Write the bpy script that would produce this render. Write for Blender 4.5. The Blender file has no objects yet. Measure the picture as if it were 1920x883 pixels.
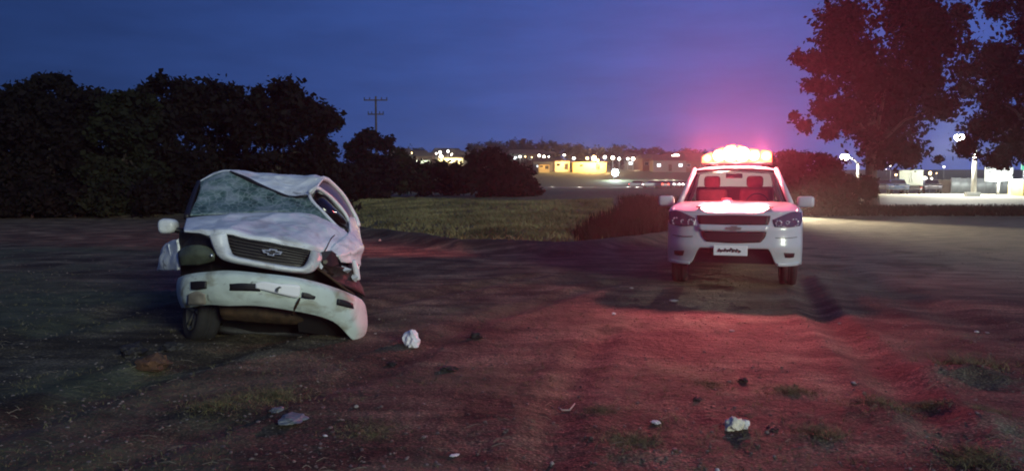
import bpy, bmesh, math, random
import numpy as np
from mathutils import Vector, Matrix

random.seed(7); RS = np.random.RandomState(11)
S = bpy.context.scene
COL = S.collection
R = math.radians
PI = math.pi

# ------------------------------------------------------------------ camera
F = 1397.0                       # focal length in photo pixels
CAMH = 1.47
HOR = 350.0
TH = math.atan((441.5 - HOR) / F)
cd = bpy.data.cameras.new('camera'); cam = bpy.data.objects.new('camera', cd); COL.objects.link(cam)
cam.location = (0, 0, CAMH); cam.rotation_euler = (PI/2 - TH, 0, 0)
cd.sensor_width = 36; cd.lens = 36 * F / 1920; cd.clip_end = 4000; cd.clip_start = 0.05
S.camera = cam

# ------------------------------------------------------------------ sky, sun, exposure
SUN_EL, SUN_AZ = R(15), R(146)    # low twilight glow behind the camera
W = bpy.data.worlds.new('World'); S.world = W; W.use_nodes = True
nt = W.node_tree; N = nt.nodes; L = nt.links
bg = N['Background']
sky = N.new('ShaderNodeTexSky'); sky.sky_type = 'NISHITA'; sky.sun_disc = False
sky.sun_elevation = R(2.0); sky.sun_rotation = SUN_AZ
sky.air_density = 1.0; sky.dust_density = 0.3; sky.ozone_density = 6.0
# twilight blue of the whole dome: paler towards the horizon, deeper overhead and towards the left, plus the last Nishita glow
tc = N.new('ShaderNodeTexCoord'); sx = N.new('ShaderNodeSeparateXYZ'); L.new(tc.outputs['Generated'], sx.inputs[0])
rp = N.new('ShaderNodeValToRGB'); e = rp.color_ramp.elements
for k, (p, c) in enumerate(((0.0, (.48, 1.02, 3.8)), (0.10, (.46, 1.10, 4.3)), (0.26, (.31, 1.03, 4.5)), (1.0, (.14, .48, 2.2)))):
    q = e[0] if k == 0 else e[1] if k == 3 else e.new(p)
    q.position = p; q.color = (*[v/5 for v in c], 1)
L.new(sx.outputs[2], rp.inputs[0])
az = N.new('ShaderNodeMapRange'); az.interpolation_type = 'SMOOTHSTEP'
for k, v in ((1, -.85), (2, .35), (3, 5*.22), (4, 5*1.10)): az.inputs[k].default_value = v
L.new(sx.outputs[0], az.inputs[0])
tint = N.new('ShaderNodeMix'); tint.data_type = 'RGBA'; tint.blend_type = 'MULTIPLY'; tint.inputs[0].default_value = 1
L.new(rp.outputs[0], tint.inputs[6]); L.new(az.outputs[0], tint.inputs[7])
add = N.new('ShaderNodeMix'); add.data_type = 'RGBA'; add.blend_type = 'ADD'; add.inputs[0].default_value = 0.12
L.new(tint.outputs[2], add.inputs[6]); L.new(sky.outputs[0], add.inputs[7])
# faint high cloud streaks
mp = N.new('ShaderNodeMapping'); mp.inputs['Scale'].default_value = (1.6, 1.6, 9); mp.inputs['Rotation'].default_value = (0, R(12), 0)
nz = N.new('ShaderNodeTexNoise'); nz.inputs['Scale'].default_value = 3.4; nz.inputs['Detail'].default_value = 8; nz.inputs['Roughness'].default_value = .62
rmp = N.new('ShaderNodeMapRange'); rmp.inputs[1].default_value = 0.3; rmp.inputs[2].default_value = 0.75
rmp.inputs[3].default_value = 0.84; rmp.inputs[4].default_value = 1.14
L.new(tc.outputs['Generated'], mp.inputs[0]); L.new(mp.outputs[0], nz.inputs[0]); L.new(nz.outputs[0], rmp.inputs[0])
cl = N.new('ShaderNodeMix'); cl.data_type = 'RGBA'; cl.blend_type = 'MULTIPLY'; cl.inputs[0].default_value = 1
L.new(add.outputs[2], cl.inputs[6]); L.new(rmp.outputs[0], cl.inputs[7])
L.new(cl.outputs[2], bg.inputs[0])
bg.inputs[1].default_value = 0.1

sl = bpy.data.lights.new('sun', 'SUN'); so = bpy.data.objects.new('sun', sl); COL.objects.link(so)
sl.energy = 1.45; sl.angle = R(14); sl.color = (0.92, 1.0, 0.78)
sd = Vector((math.sin(SUN_AZ)*math.cos(SUN_EL), math.cos(SUN_AZ)*math.cos(SUN_EL), math.sin(SUN_EL)))
so.rotation_euler = sd.to_track_quat('Z', 'Y').to_euler()

S.view_settings.view_transform = 'Standard'; S.view_settings.look = 'None'
S.view_settings.exposure = 0.0; S.view_settings.gamma = 1.0
S.render.engine = 'CYCLES'
S.cycles.use_denoising = True
S.cycles.filter_width = 1.9
S.cycles.max_bounces = 6; S.cycles.volume_bounces = 0; S.cycles.transparent_max_bounces = 16
S.cycles.sample_clamp_indirect = 4.0

# ------------------------------------------------------------------ pixel helpers (photo pixels -> world)
def P(px, py, Y):
    x = (px - 960) / F; yv = (441.5 - py) / F
    t = Y / (math.cos(TH) + yv * math.sin(TH))
    return (x * t, Y, CAMH + t * (yv * math.cos(TH) - math.sin(TH)))
def G(px, py):
    yv = (441.5 - py) / F
    t = -CAMH / (yv * math.cos(TH) - math.sin(TH))
    return ((px - 960) / F * t, t * (math.cos(TH) + yv * math.sin(TH)))

# ------------------------------------------------------------------ noise and terrain
def vnoise(x, y, seed=0):
    xi = np.floor(x).astype(np.int64); yi = np.floor(y).astype(np.int64)
    xf = x - xi; yf = y - yi
    def h(a, b):
        n = (a * 374761393 + b * 668265263 + seed * 974711) & 0x7fffffff
        n = ((n ^ (n >> 13)) * 1274126177) & 0x7fffffff
        return ((n ^ (n >> 16)) & 0xffff) / 65535.0
    u = xf*xf*(3-2*xf); v = yf*yf*(3-2*yf)
    return (h(xi, yi)*(1-u) + h(xi+1, yi)*u)*(1-v) + (h(xi, yi+1)*(1-u) + h(xi+1, yi+1)*u)*v
def fbm(x, y, seed=0, oct=4):
    s = 0; a = 0.5
    for o in range(oct):
        s = s + a * (vnoise(x, y, seed + o) - 0.5); x = x*2.03 + 5.1; y = y*2.03 + 1.7; a *= 0.5
    return s
def sst(a, b, x):
    t = np.clip((x - a) / (b - a), 0, 1); return t*t*(3-2*t)
RX = [-60, -20, -9.8, -5.8, -2.6, -1.3, 1.2, 2.8, 4.7, 8, 14]
RY = [36, 36, 32, 24, 20, 17.8, 16.8, 18.2, 20.8, 26, 40]
def segdist(x, y, pts):
    d = np.full(np.shape(x), 1e9)
    for (a, b), (c, e) in zip(pts[:-1], pts[1:]):
        dx, dy = c-a, e-b; l2 = dx*dx+dy*dy
        t = np.clip(((x-a)*dx + (y-b)*dy)/l2, 0, 1)
        d = np.minimum(d, np.hypot(x-a-t*dx, y-b-t*dy))
    return d
RUTS = [([G(1500, 520), G(1545, 600), G(1620, 665), G(1700, 735), G(1775, 820)], 0.16, 0.05),
        ([G(0, 800), G(240, 720), G(480, 650), G(760, 560), G(1000, 520)], 0.20, 0.04),
        ([G(150, 883), G(420, 790), G(700, 700), G(900, 600), G(1150, 530)], 0.16, 0.03),
        ([G(300, 560), G(30, 640)], 0.25, 0.05),
        ([G(1020, 870), G(1060, 740), G(1140, 620)], 0.14, 0.03),
        ([G(1900, 640), G(1700, 560), G(1560, 500)], 0.3, 0.03)]
MOUNDS = [(*G(1815, 706), 0.36, 0.22, 0.085), (*G(1490, 742), 0.16, 0.08, 0.015), (*G(1640, 775), 0.35, 0.2, 0.03),
          (*G(460, 768), 0.45, 0.2, 0.035), (*G(290, 690), 0.3, 0.2, 0.04), (*G(1170, 850), 0.18, 0.1, 0.03),
          (*G(1735, 760), 0.2, 0.08, 0.03), (*G(1840, 800), 0.4, 0.2, 0.05), (*G(1510, 822), 0.2, 0.1, 0.015)]
def Hn(x, y):
    x = np.asarray(x, float); y = np.asarray(y, float)
    near = 1 - sst(26, 50, y)
    flat = 1 - 0.75*sst(0.22, 0.36, x/np.maximum(y, 1))*sst(7.5, 10, y)
    h = near * flat * (0.09*fbm(x*0.45, y*0.45, 3, 3) + 0.026*fbm(x*2.2, y*1.6, 9, 3) + 0.022*fbm(x*7, y*7, 21, 3) + 0.012*np.abs(fbm(x*16, y*16, 23, 2)))
    for pts, w, dep in RUTS:
        d = segdist(x, y, pts)
        h = h - dep*np.exp(-(d/w)**2)*near + 0.5*dep*np.exp(-((d-1.7*w)/(0.7*w))**2)*near
    for mx, my, rx, ry, hh in MOUNDS:
        h = h + hh*np.exp(-((x-mx)/rx)**2 - ((y-my)/ry)**2)*(1+1.2*fbm(x*6, y*6, 5, 3))
    yR = np.interp(x, RX, RY); d = y - yR + 1.2*fbm(x*0.7, y*0.3, 31, 3)
    side = 1 - sst(0.30, 0.42, x/np.maximum(y, 1))
    h = h + side*(0.26*np.exp(-((d-0.4)/0.8)**2) - 0.42*np.exp(-((d-4.5)/2.6)**2) + 0.75*sst(5, 42, d))
    h = h + side*sst(0, 4, d)*0.16*fbm(x*0.9, y*0.5, 17, 3)
    # forecourt rise on the right, then the hill with the town
    right = sst(0.40, 0.47, x/np.maximum(y, 1))
    h = h + right*(0.60*sst(50, 72, y))
    hill = np.interp(y, [0, 110, 150, 175, 225, 310, 520, 700], [0, 0, 0.4, 1.4, 5.6, 10.5, 13, 13])
    h = h + hill*(1-0.25*sst(0.2, 0.45, x/np.maximum(y, 1)))
    return h
def H(x, y): return float(Hn(np.array([x]), np.array([y]))[0])

# ------------------------------------------------------------------ object helpers
def tag(o, label=None, cat=None, group=None, kind=None):
    if label: o['label'] = label
    if cat: o['category'] = cat
    if group: o['group'] = group
    if kind: o['kind'] = kind
    return o
def empty(name, loc, label=None, cat=None, group=None, rz=0):
    o = bpy.data.objects.new(name, None); COL.objects.link(o); o.location = loc; o.rotation_euler = (0, 0, rz)
    o.empty_display_size = 0.2
    return tag(o, label, cat, group)
def mk(name, V, Fc, mat, parent=None, smooth=True, world=False, bevel=0, solid=0, label=None, off=1):
    """one mesh object; V in parent's space, or in world space when world=True (parent unrotated)"""
    V = np.asarray(V, float).reshape(-1, 3)
    if world and parent is not None:
        q = parent; 
        while q is not None: V = V - np.array(q.location); q = q.parent
    me = bpy.data.meshes.new(name); me.from_pydata(V.tolist(), [], [list(map(int, f)) for f in Fc]); me.update()
    o = bpy.data.objects.new(name, me); COL.objects.link(o); o.parent = parent
    me.materials.append(mat)
    if smooth: me.polygons.foreach_set('use_smooth', [True]*len(me.polygons))
    if solid:
        m = o.modifiers.new('solid', 'SOLIDIFY'); m.thickness = solid; m.offset = off
    if bevel:
        m = o.modifiers.new('bevel', 'BEVEL'); m.width = bevel; m.segments = 2; m.limit_method = 'ANGLE'
        if not smooth:
            m.harden_normals = False
    if label: o['label'] = label
    return o
def quads(name, Q, mat, parent=None, world=False):
    """Q: (n,4,3) array of separate quads -> one mesh"""
    n = len(Q); V = Q.reshape(-1, 3).astype(np.float32)
    if world and parent is not None: V = V - np.array(parent.location, dtype=np.float32)
    me = bpy.data.meshes.new(name); me.vertices.add(n*4); me.vertices.foreach_set('co', V.ravel())
    me.loops.add(n*4); me.loops.foreach_set('vertex_index', np.arange(n*4, dtype=np.int32))
    me.polygons.add(n); me.polygons.foreach_set('loop_start', np.arange(0, n*4, 4, dtype=np.int32))
    me.polygons.foreach_set('loop_total', np.full(n, 4, dtype=np.int32))
    me.update(calc_edges=True); me.validate()
    o = bpy.data.objects.new(name, me); COL.objects.link(o); o.parent = parent; me.materials.append(mat)
    return o
class MB:
    def __init__(s): s.V = []; s.F = []
    def add(s, V, Fc):
        b = len(s.V); s.V += [tuple(v) for v in V]; s.F += [[i+b for i in f] for f in Fc]; return s
    def box(s, c, d, rz=0):
        x, y, z = [k/2 for k in d]; ca, sa = math.cos(rz), math.sin(rz)
        v = []
        for i in (-1, 1):
            for j in (-1, 1):
                for k in (-1, 1):
                    a, b = i*x, j*y; v.append((c[0]+a*ca-b*sa, c[1]+a*sa+b*ca, c[2]+k*z))
        return s.add(v, [(0,1,3,2),(4,6,7,5),(0,4,5,1),(2,3,7,6),(0,2,6,4),(1,5,7,3)])
    def tube(s, pts, r, n=8, cap=True):
        pts = [Vector(p) for p in pts]; rr = r if hasattr(r, '__len__') else [r]*len(pts)
        V = []; Fc = []
        up = Vector((0.13, 0.27, 0.95)).normalized()
        for i, p in enumerate(pts):
            t = (pts[min(i+1, len(pts)-1)] - pts[max(i-1, 0)]).normalized()
            a = t.cross(up)
            if a.length < 0.05: a = t.cross(Vector((1, 0, 0)))
            a.normalize(); b = t.cross(a)
            for k in range(n):
                q = p + (a*math.cos(2*PI*k/n) + b*math.sin(2*PI*k/n))*rr[i]; V.append(tuple(q))
        for i in range(len(pts)-1):
            for k in range(n): Fc.append((i*n+k, i*n+(k+1)%n, (i+1)*n+(k+1)%n, (i+1)*n+k))
        if cap: Fc.append(tuple(range(n-1, -1, -1))); Fc.append(tuple((len(pts)-1)*n+k for k in range(n)))
        return s.add(V, Fc)
    def lathe(s, prof, n=24, c=(0,0,0), axis='z'):
        V = []; Fc = []
        for (r, z) in prof:
            for k in range(n):
                a = 2*PI*k/n; x, y = r*math.cos(a), r*math.sin(a)
                v = {'z': (x, y, z), 'x': (z, x, y), 'y': (x, z, y)}[axis]
                V.append((v[0]+c[0], v[1]+c[1], v[2]+c[2]))
        for i in range(len(prof)-1):
            for k in range(n): Fc.append((i*n+k, i*n+(k+1)%n, (i+1)*n+(k+1)%n, (i+1)*n+k))
        return s.add(V, Fc)
    def build(s, name, mat, parent=None, **k): return mk(name, s.V, s.F, mat, parent, **k)
def catmull(pts, n):
    pts = np.asarray(pts, float); m = len(pts)
    t = np.linspace(0, m-1, n); i = np.clip(t.astype(int), 0, m-2); f = (t-i)[:, None]
    pad = np.vstack([2*pts[0]-pts[1], pts, 2*pts[-1]-pts[-2]])
    a, b, c, d = pad[i], pad[i+1], pad[i+2], pad[i+3]
    return 0.5*((2*b) + (c-a)*f + (2*a-5*b+4*c-d)*f*f + (3*b-a-3*c+d)*f**3)
def loft(rows, nu=24, nv=10, smoothv=True):
    A = np.array([catmull(r, nu) for r in rows])
    B = np.array([catmull(A[:, j], nv) if smoothv and len(rows) > 2 else
                  np.array([np.interp(np.linspace(0, len(rows)-1, nv), range(len(rows)), A[:, j, k]) for k in range(3)]).T
                  for j in range(nu)])
    V = B.transpose(1, 0, 2).reshape(-1, 3)
    Fc = [(i*nu+j, i*nu+j+1, (i+1)*nu+j+1, (i+1)*nu+j) for i in range(nv-1) for j in range(nu-1)]
    return V, Fc
def dent(V, amp, sc, seed, nu=0, nv=0):
    """push a panel in and out: broad dents plus sharp-edged creases, held at the panel's edges"""
    V = np.array(V); n = fbm(V[:, 0]*sc + V[:, 2]*sc*0.7, V[:, 1]*sc + V[:, 2]*sc, seed, 3)
    m = fbm(V[:, 0]*sc*1.3, V[:, 2]*sc*1.6 + V[:, 1]*sc*.5, seed+7, 3)
    k = np.abs(fbm(V[:, 0]*sc*.55 - V[:, 2]*sc*.8, V[:, 1]*sc*.7 + V[:, 0]*sc*.3, seed+19, 2)); k2 = np.abs(fbm(V[:, 0]*sc*1.5 + V[:, 2]*sc*1.0, V[:, 1]*sc*1.2, seed+29, 2))
    k = .42*k**.62; w = 1.0
    if nu:
        u = np.tile(np.linspace(0, 1, nu), nv); v = np.repeat(np.linspace(0, 1, nv), nu)
        w = 0.25 + 0.75*np.minimum(1, 7*np.minimum(np.minimum(u, 1-u), np.minimum(v, 1-v)))
    V[:, 1] += w*amp*(n + 1.5*k - .25); V[:, 2] += w*amp*(m*0.7 - 1.9*k - .5*k2 + .38)
    return V
def copy_tree(o, parent=None):
    c = o.copy(); COL.objects.link(c); c.parent = parent
    for ch in list(o.children): copy_tree(ch, c)
    return c

# ------------------------------------------------------------------ materials
def M(name, col, rough=0.6, metal=0, var=0.0, vscale=8, bump=0, bscale=30, emit=None, estr=0, spec=0.5, col2=None, coat=0):
    m = bpy.data.materials.new(name); m.use_nodes = True; t = m.node_tree; b = t.nodes['Principled BSDF']
    b.inputs['Base Color'].default_value = (*col, 1); b.inputs['Roughness'].default_value = rough
    b.inputs['Metallic'].default_value = metal; b.inputs['Specular IOR Level'].default_value = spec
    b.inputs['Coat Weight'].default_value = coat
    if emit: b.inputs['Emission Color'].default_value = (*emit, 1); b.inputs['Emission Strength'].default_value = estr
    co = t.nodes.new('ShaderNodeTexCoord')
    if var or col2:
        n = t.nodes.new('ShaderNodeTexNoise'); n.inputs['Scale'].default_value = vscale; n.inputs['Detail'].default_value = 6
        r = t.nodes.new('ShaderNodeValToRGB'); r.color_ramp.elements[0].position = 0.35; r.color_ramp.elements[1].position = 0.68
        c2 = col2 if col2 else tuple(k*(1-var) for k in col)
        r.color_ramp.elements[0].color = (*c2, 1); r.color_ramp.elements[1].color = (*col, 1)
        t.links.new(co.outputs['Object'], n.inputs[0]); t.links.new(n.outputs[0], r.inputs[0]); t.links.new(r.outputs[0], b.inputs['Base Color'])
    if bump:
        n = t.nodes.new('ShaderNodeTexNoise'); n.inputs['Scale'].default_value = bscale; n.inputs['Detail'].default_value = 5
        q = t.nodes.new('ShaderNodeBump'); q.inputs['Strength'].default_value = bump; q.inputs['Distance'].default_value = 0.02
        t.links.new(co.outputs['Object'], n.inputs[0]); t.links.new(n.outputs[0], q.inputs['Height']); t.links.new(q.outputs[0], b.inputs['Normal'])
    return m
def glass(name, col, alpha=0.15, rough=0.03):
    m = bpy.data.materials.new(name); m.use_nodes = True; t = m.node_tree; t.nodes.clear()
    o = t.nodes.new('ShaderNodeOutputMaterial'); mx = t.nodes.new('ShaderNodeMixShader'); mx.inputs[0].default_value = alpha
    a = t.nodes.new('ShaderNodeBsdfTransparent'); a.inputs[0].default_value = (*col, 1)
    g = t.nodes.new('ShaderNodeBsdfGlossy'); g.inputs['Roughness'].default_value = rough
    t.links.new(a.outputs[0], mx.inputs[1]); t.links.new(g.outputs[0], mx.inputs[2]); t.links.new(mx.outputs[0], o.inputs[0])
    return m
def emis(name, col, s):
    return M(name, (0.02, 0.02, 0.02), emit=col, estr=s)
white_paint = M('white_paint', (0.63, 0.64, 0.66), 0.28, coat=0.5, var=0.10, vscale=3)
def scuffed(name, col, mud, amount, rough):
    m = bpy.data.materials.new(name); m.use_nodes = True; t = m.node_tree; b = t.nodes['Principled BSDF']; lk = t.links.new
    co = t.nodes.new('ShaderNodeTexCoord')
    def layer(prev, scale, lo, hi, c, k, dist=0.6, det=8):
        mp_ = t.nodes.new('ShaderNodeMapping'); mp_.inputs['Scale'].default_value = scale; mp_.inputs['Rotation'].default_value = (.3, .5, .2)
        n = t.nodes.new('ShaderNodeTexNoise'); n.inputs['Scale'].default_value = 1; n.inputs['Detail'].default_value = det; n.inputs['Distortion'].default_value = dist
        r = t.nodes.new('ShaderNodeMapRange'); r.inputs[1].default_value = lo; r.inputs[2].default_value = hi; r.inputs[4].default_value = k
        x = t.nodes.new('ShaderNodeMix'); x.data_type = 'RGBA'; x.inputs[7].default_value = (*c, 1)
        lk(co.outputs['Object'], mp_.inputs[0]); lk(mp_.outputs[0], n.inputs[0]); lk(n.outputs[0], r.inputs[0]); lk(r.outputs[0], x.inputs[0])
        if isinstance(prev, tuple): x.inputs[6].default_value = (*prev, 1)
        else: lk(prev, x.inputs[6])
        return x.outputs[2]
    c = layer(col, (3, 3, 3), .45, .75, tuple(v*.62 for v in col), amount)          # grime
    c = layer(c, (4, 4, 6), .52, .74, mud, amount)                                  # mud spatter
    c = layer(c, (4, 30, 42), .62, .72, (.30, .30, .30), amount*.7, .2, 4)              # scratches
    c = layer(c, (9, 8, 9), .66, .72, (.05, .045, .04), amount*.8, 1.2)             # chips down to black
    lk(c, b.inputs['Base Color']); b.inputs['Roughness'].default_value = rough
    n = t.nodes.new('ShaderNodeTexNoise'); n.inputs['Scale'].default_value = 11; n.inputs['Detail'].default_value = 6
    q = t.nodes.new('ShaderNodeBump'); q.inputs['Strength'].default_value = .2; q.inputs['Distance'].default_value = .02
    lk(co.outputs['Object'], n.inputs[0]); lk(n.outputs[0], q.inputs['Height']); lk(q.outputs[0], b.inputs['Normal'])
    return m
wreck_paint = scuffed('scuffed_white_paint', (.84, .87, .86), (.30, .27, .23), .7, .38)
bumper_paint = scuffed('scraped_bumper_paint', (.64, .73, .66), (.24, .22, .13), 1.0, .55)
black_plastic = M('black_plastic', (0.012, 0.011, 0.013), 0.5, bump=0.1)
dark_metal = M('dark_metal', (0.009, 0.008, 0.009), 0.6, bump=0.3, var=0.5)
dark_glass = M('dark_glass', (0.008, 0.006, 0.008), 0.12)
grille_dark = M('dark_grille_plastic', (0.012, 0.007, 0.009), 0.5)
chrome = M('chrome', (0.75, 0.77, 0.75), 0.25, 0.85)
rust = M('rusty_steel', (0.075, 0.042, 0.02), 0.85, var=0.6, vscale=12, bump=0.4)
rubber = M('dusty_rubber', (0.028, 0.027, 0.028), 0.85, var=0.3, vscale=9, bump=0.4, bscale=40)
dusty_rim = M('muddy_rim', (0.22, 0.20, 0.14), 0.6, 0.2, var=0.5)
plate_white = M('plate_white', (0.95, 0.95, 0.95), 0.4, emit=(1, 1, 1), estr=0.0)
plate_ink = M('plate_ink', (0.05, 0.06, 0.06), 0.6)
lamp_lens = M('headlamp_lens', (0.30, 0.30, 0.36), 0.12, 0.5)
glow_red_fabric = M('red_glow_seat_fabric', (0.16, 0.05, 0.06), 0.85, var=0.3)  # red glow behind the windscreen put into the seat colour
bark = M('bark', (0.07, 0.055, 0.045), 0.9, var=0.5, vscale=3, bump=0.6, bscale=8)
concrete = M('concrete', (0.42, 0.41, 0.38), 0.85, var=0.25, vscale=2, bump=0.2)
steel = M('galvanised_steel', (0.35, 0.37, 0.38), 0.5, 0.6, var=0.2)

# shattered windscreen: milky green crazed laminate
def crazed():
    m = bpy.data.materials.new('crazed_laminated_glass'); m.use_nodes = True; t = m.node_tree; b = t.nodes['Principled BSDF']
    co = t.nodes.new('ShaderNodeTexCoord')
    v = t.nodes.new('ShaderNodeTexVoronoi'); v.feature = 'DISTANCE_TO_EDGE'; v.inputs['Scale'].default_value = 15
    n = t.nodes.new('ShaderNodeTexNoise'); n.inputs['Scale'].default_value = 4.5; n.inputs['Detail'].default_value = 6; n.inputs['Distortion'].default_value = 0.8
    r = t.nodes.new('ShaderNodeValToRGB'); e = r.color_ramp.elements
    e[0].position = 0.36; e[0].color = (0.035, 0.07, 0.06, 1); e[1].position = 0.68; e[1].color = (0.26, 0.30, 0.33, 1)
    k = e.new(0.5); k.color = (0.10, 0.165, 0.15, 1)
    mr = t.nodes.new('ShaderNodeMapRange'); mr.inputs[2].default_value = 0.10; mr.inputs[3].default_value = 1; mr.inputs[4].default_value = 0
    mx = t.nodes.new('ShaderNodeMix'); mx.data_type = 'RGBA'; mx.inputs[7].default_value = (0.34, 0.40, 0.40, 1)
    ml = t.nodes.new('ShaderNodeMath'); ml.operation = 'MULTIPLY'; ml.inputs[1].default_value = 0.6
    t.links.new(co.outputs['Object'], v.inputs[0]); t.links.new(co.outputs['Object'], n.inputs[0]); t.links.new(n.outputs[0], r.inputs[0])
    t.links.new(v.outputs['Distance'], mr.inputs[0]); t.links.new(mr.outputs[0], ml.inputs[0]); t.links.new(ml.outputs[0], mx.inputs[0])
    t.links.new(r.outputs[0], mx.inputs[6]); t.links.new(mx.outputs[2], b.inputs['Base Color'])
    b.inputs['Roughness'].default_value = 0.4
    q = t.nodes.new('ShaderNodeBump'); q.inputs['Strength'].default_value = 0.5; q.inputs['Distance'].default_value = 0.03
    t.links.new(n.outputs[0], q.inputs['Height']); t.links.new(q.outputs[0], b.inputs['Normal'])
    return m
crazed_glass = crazed()

def ground_mat():
    m = bpy.data.materials.new('dirt_ground'); m.use_nodes = True; t = m.node_tree; b = t.nodes['Principled BSDF']
    co = t.nodes.new('ShaderNodeTexCoord')
    def noise(sc, det=6, dist=0, mapping=None):
        n = t.nodes.new('ShaderNodeTexNoise'); n.inputs['Scale'].default_value = sc; n.inputs['Detail'].default_value = det
        n.inputs['Distortion'].default_value = dist
        if mapping:
            k = t.nodes.new('ShaderNodeMapping'); k.inputs['Scale'].default_value = mapping[0]; k.inputs['Rotation'].default_value = mapping[1]
            t.links.new(co.outputs['Object'], k.inputs[0]); t.links.new(k.outputs[0], n.inputs[0])
        else: t.links.new(co.outputs['Object'], n.inputs[0])
        return n
    def ramp(n, stops):
        r = t.nodes.new('ShaderNodeValToRGB'); e = r.color_ramp.elements
        e[0].position, e[0].color = stops[0][0], (*stops[0][1], 1); e[1].position, e[1].color = stops[-1][0], (*stops[-1][1], 1)
        for p, c in stops[1:-1]: k = e.new(p); k.color = (*c, 1)
        t.links.new(n.outputs[0], r.inputs[0]); return r
    def mix(fac, a, bb, mode='MIX'):
        x = t.nodes.new('ShaderNodeMix'); x.data_type = 'RGBA'; x.blend_type = mode
        if isinstance(fac, float): x.inputs[0].default_value = fac
        else: t.links.new(fac, x.inputs[0])
        for s, i in ((a, 6), (bb, 7)):
            if isinstance(s, tuple): x.inputs[i].default_value = (*s, 1)
            else: t.links.new(s, x.inputs[i])
        return x.outputs[2]
    dirt = ramp(noise(1.1, 9, 0.4), [(0.34, (0.043, 0.034, 0.023)), (0.5, (0.098, 0.084, 0.056)), (0.66, (0.178, 0.158, 0.105))])
    streak = ramp(noise(1.0, 7, 0.3, ((0.9, 3.6, 1), (0, 0, R(-24)))), [(0.40, (0.38, 0.36, 0.38)), (0.60, (1.35, 1.3, 1.25))])
    c = mix(0.8, dirt.outputs[0], streak.outputs[0], 'MULTIPLY')
    speck = ramp(noise(55, 3), [(0.36, (0.30, 0.30, 0.30)), (0.58, (1.1, 1.1, 1.1)), (0.74, (3.2, 3.1, 2.9))])
    c = mix(0.75, c, speck.outputs[0], 'MULTIPLY')
    # sparse grass on the near left and bottom, where the vertex attribute says so
    at = t.nodes.new('ShaderNodeVertexColor'); at.layer_name = 'cover'
    sp = t.nodes.new('ShaderNodeSeparateColor'); t.links.new(at.outputs[0], sp.inputs[0])
    grass = ramp(noise(3.5, 8), [(0.3, (0.040, 0.046, 0.028)), (0.55, (0.085, 0.096, 0.056)), (0.75, (0.15, 0.15, 0.085))])
    road = ramp(noise(2.2, 8, 0.2, ((0.6, 2.0, 1), (0, 0, R(30)))), [(0.3, (0.125, 0.108, 0.072)), (0.7, (0.30, 0.26, 0.17))])
    c = mix(sp.outputs[1], c, road.outputs[0])
    c = mix(sp.outputs[0], c, grass.outputs[0])
    c = mix(sp.outputs[2], c, (0.018, 0.016, 0.014))  # shaded ditch painted near-black
    t.links.new(c, b.inputs['Base Color']); b.inputs['Roughness'].default_value = 0.9; b.inputs['Specular IOR Level'].default_value = 0.25
    n1 = noise(14, 8); n2 = noise(70, 4)
    ad = t.nodes.new('ShaderNodeMath'); ad.operation = 'MULTIPLY_ADD'; ad.inputs[1].default_value = 0.35
    t.links.new(n2.outputs[0], ad.inputs[0]); t.links.new(n1.outputs[0], ad.inputs[2])
    q = t.nodes.new('ShaderNodeBump'); q.inputs['Strength'].default_value = 0.9; q.inputs['Distance'].default_value = 0.035
    t.links.new(ad.outputs[0], q.inputs['Height']); t.links.new(q.outputs[0], b.inputs['Normal'])
    return m

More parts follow.
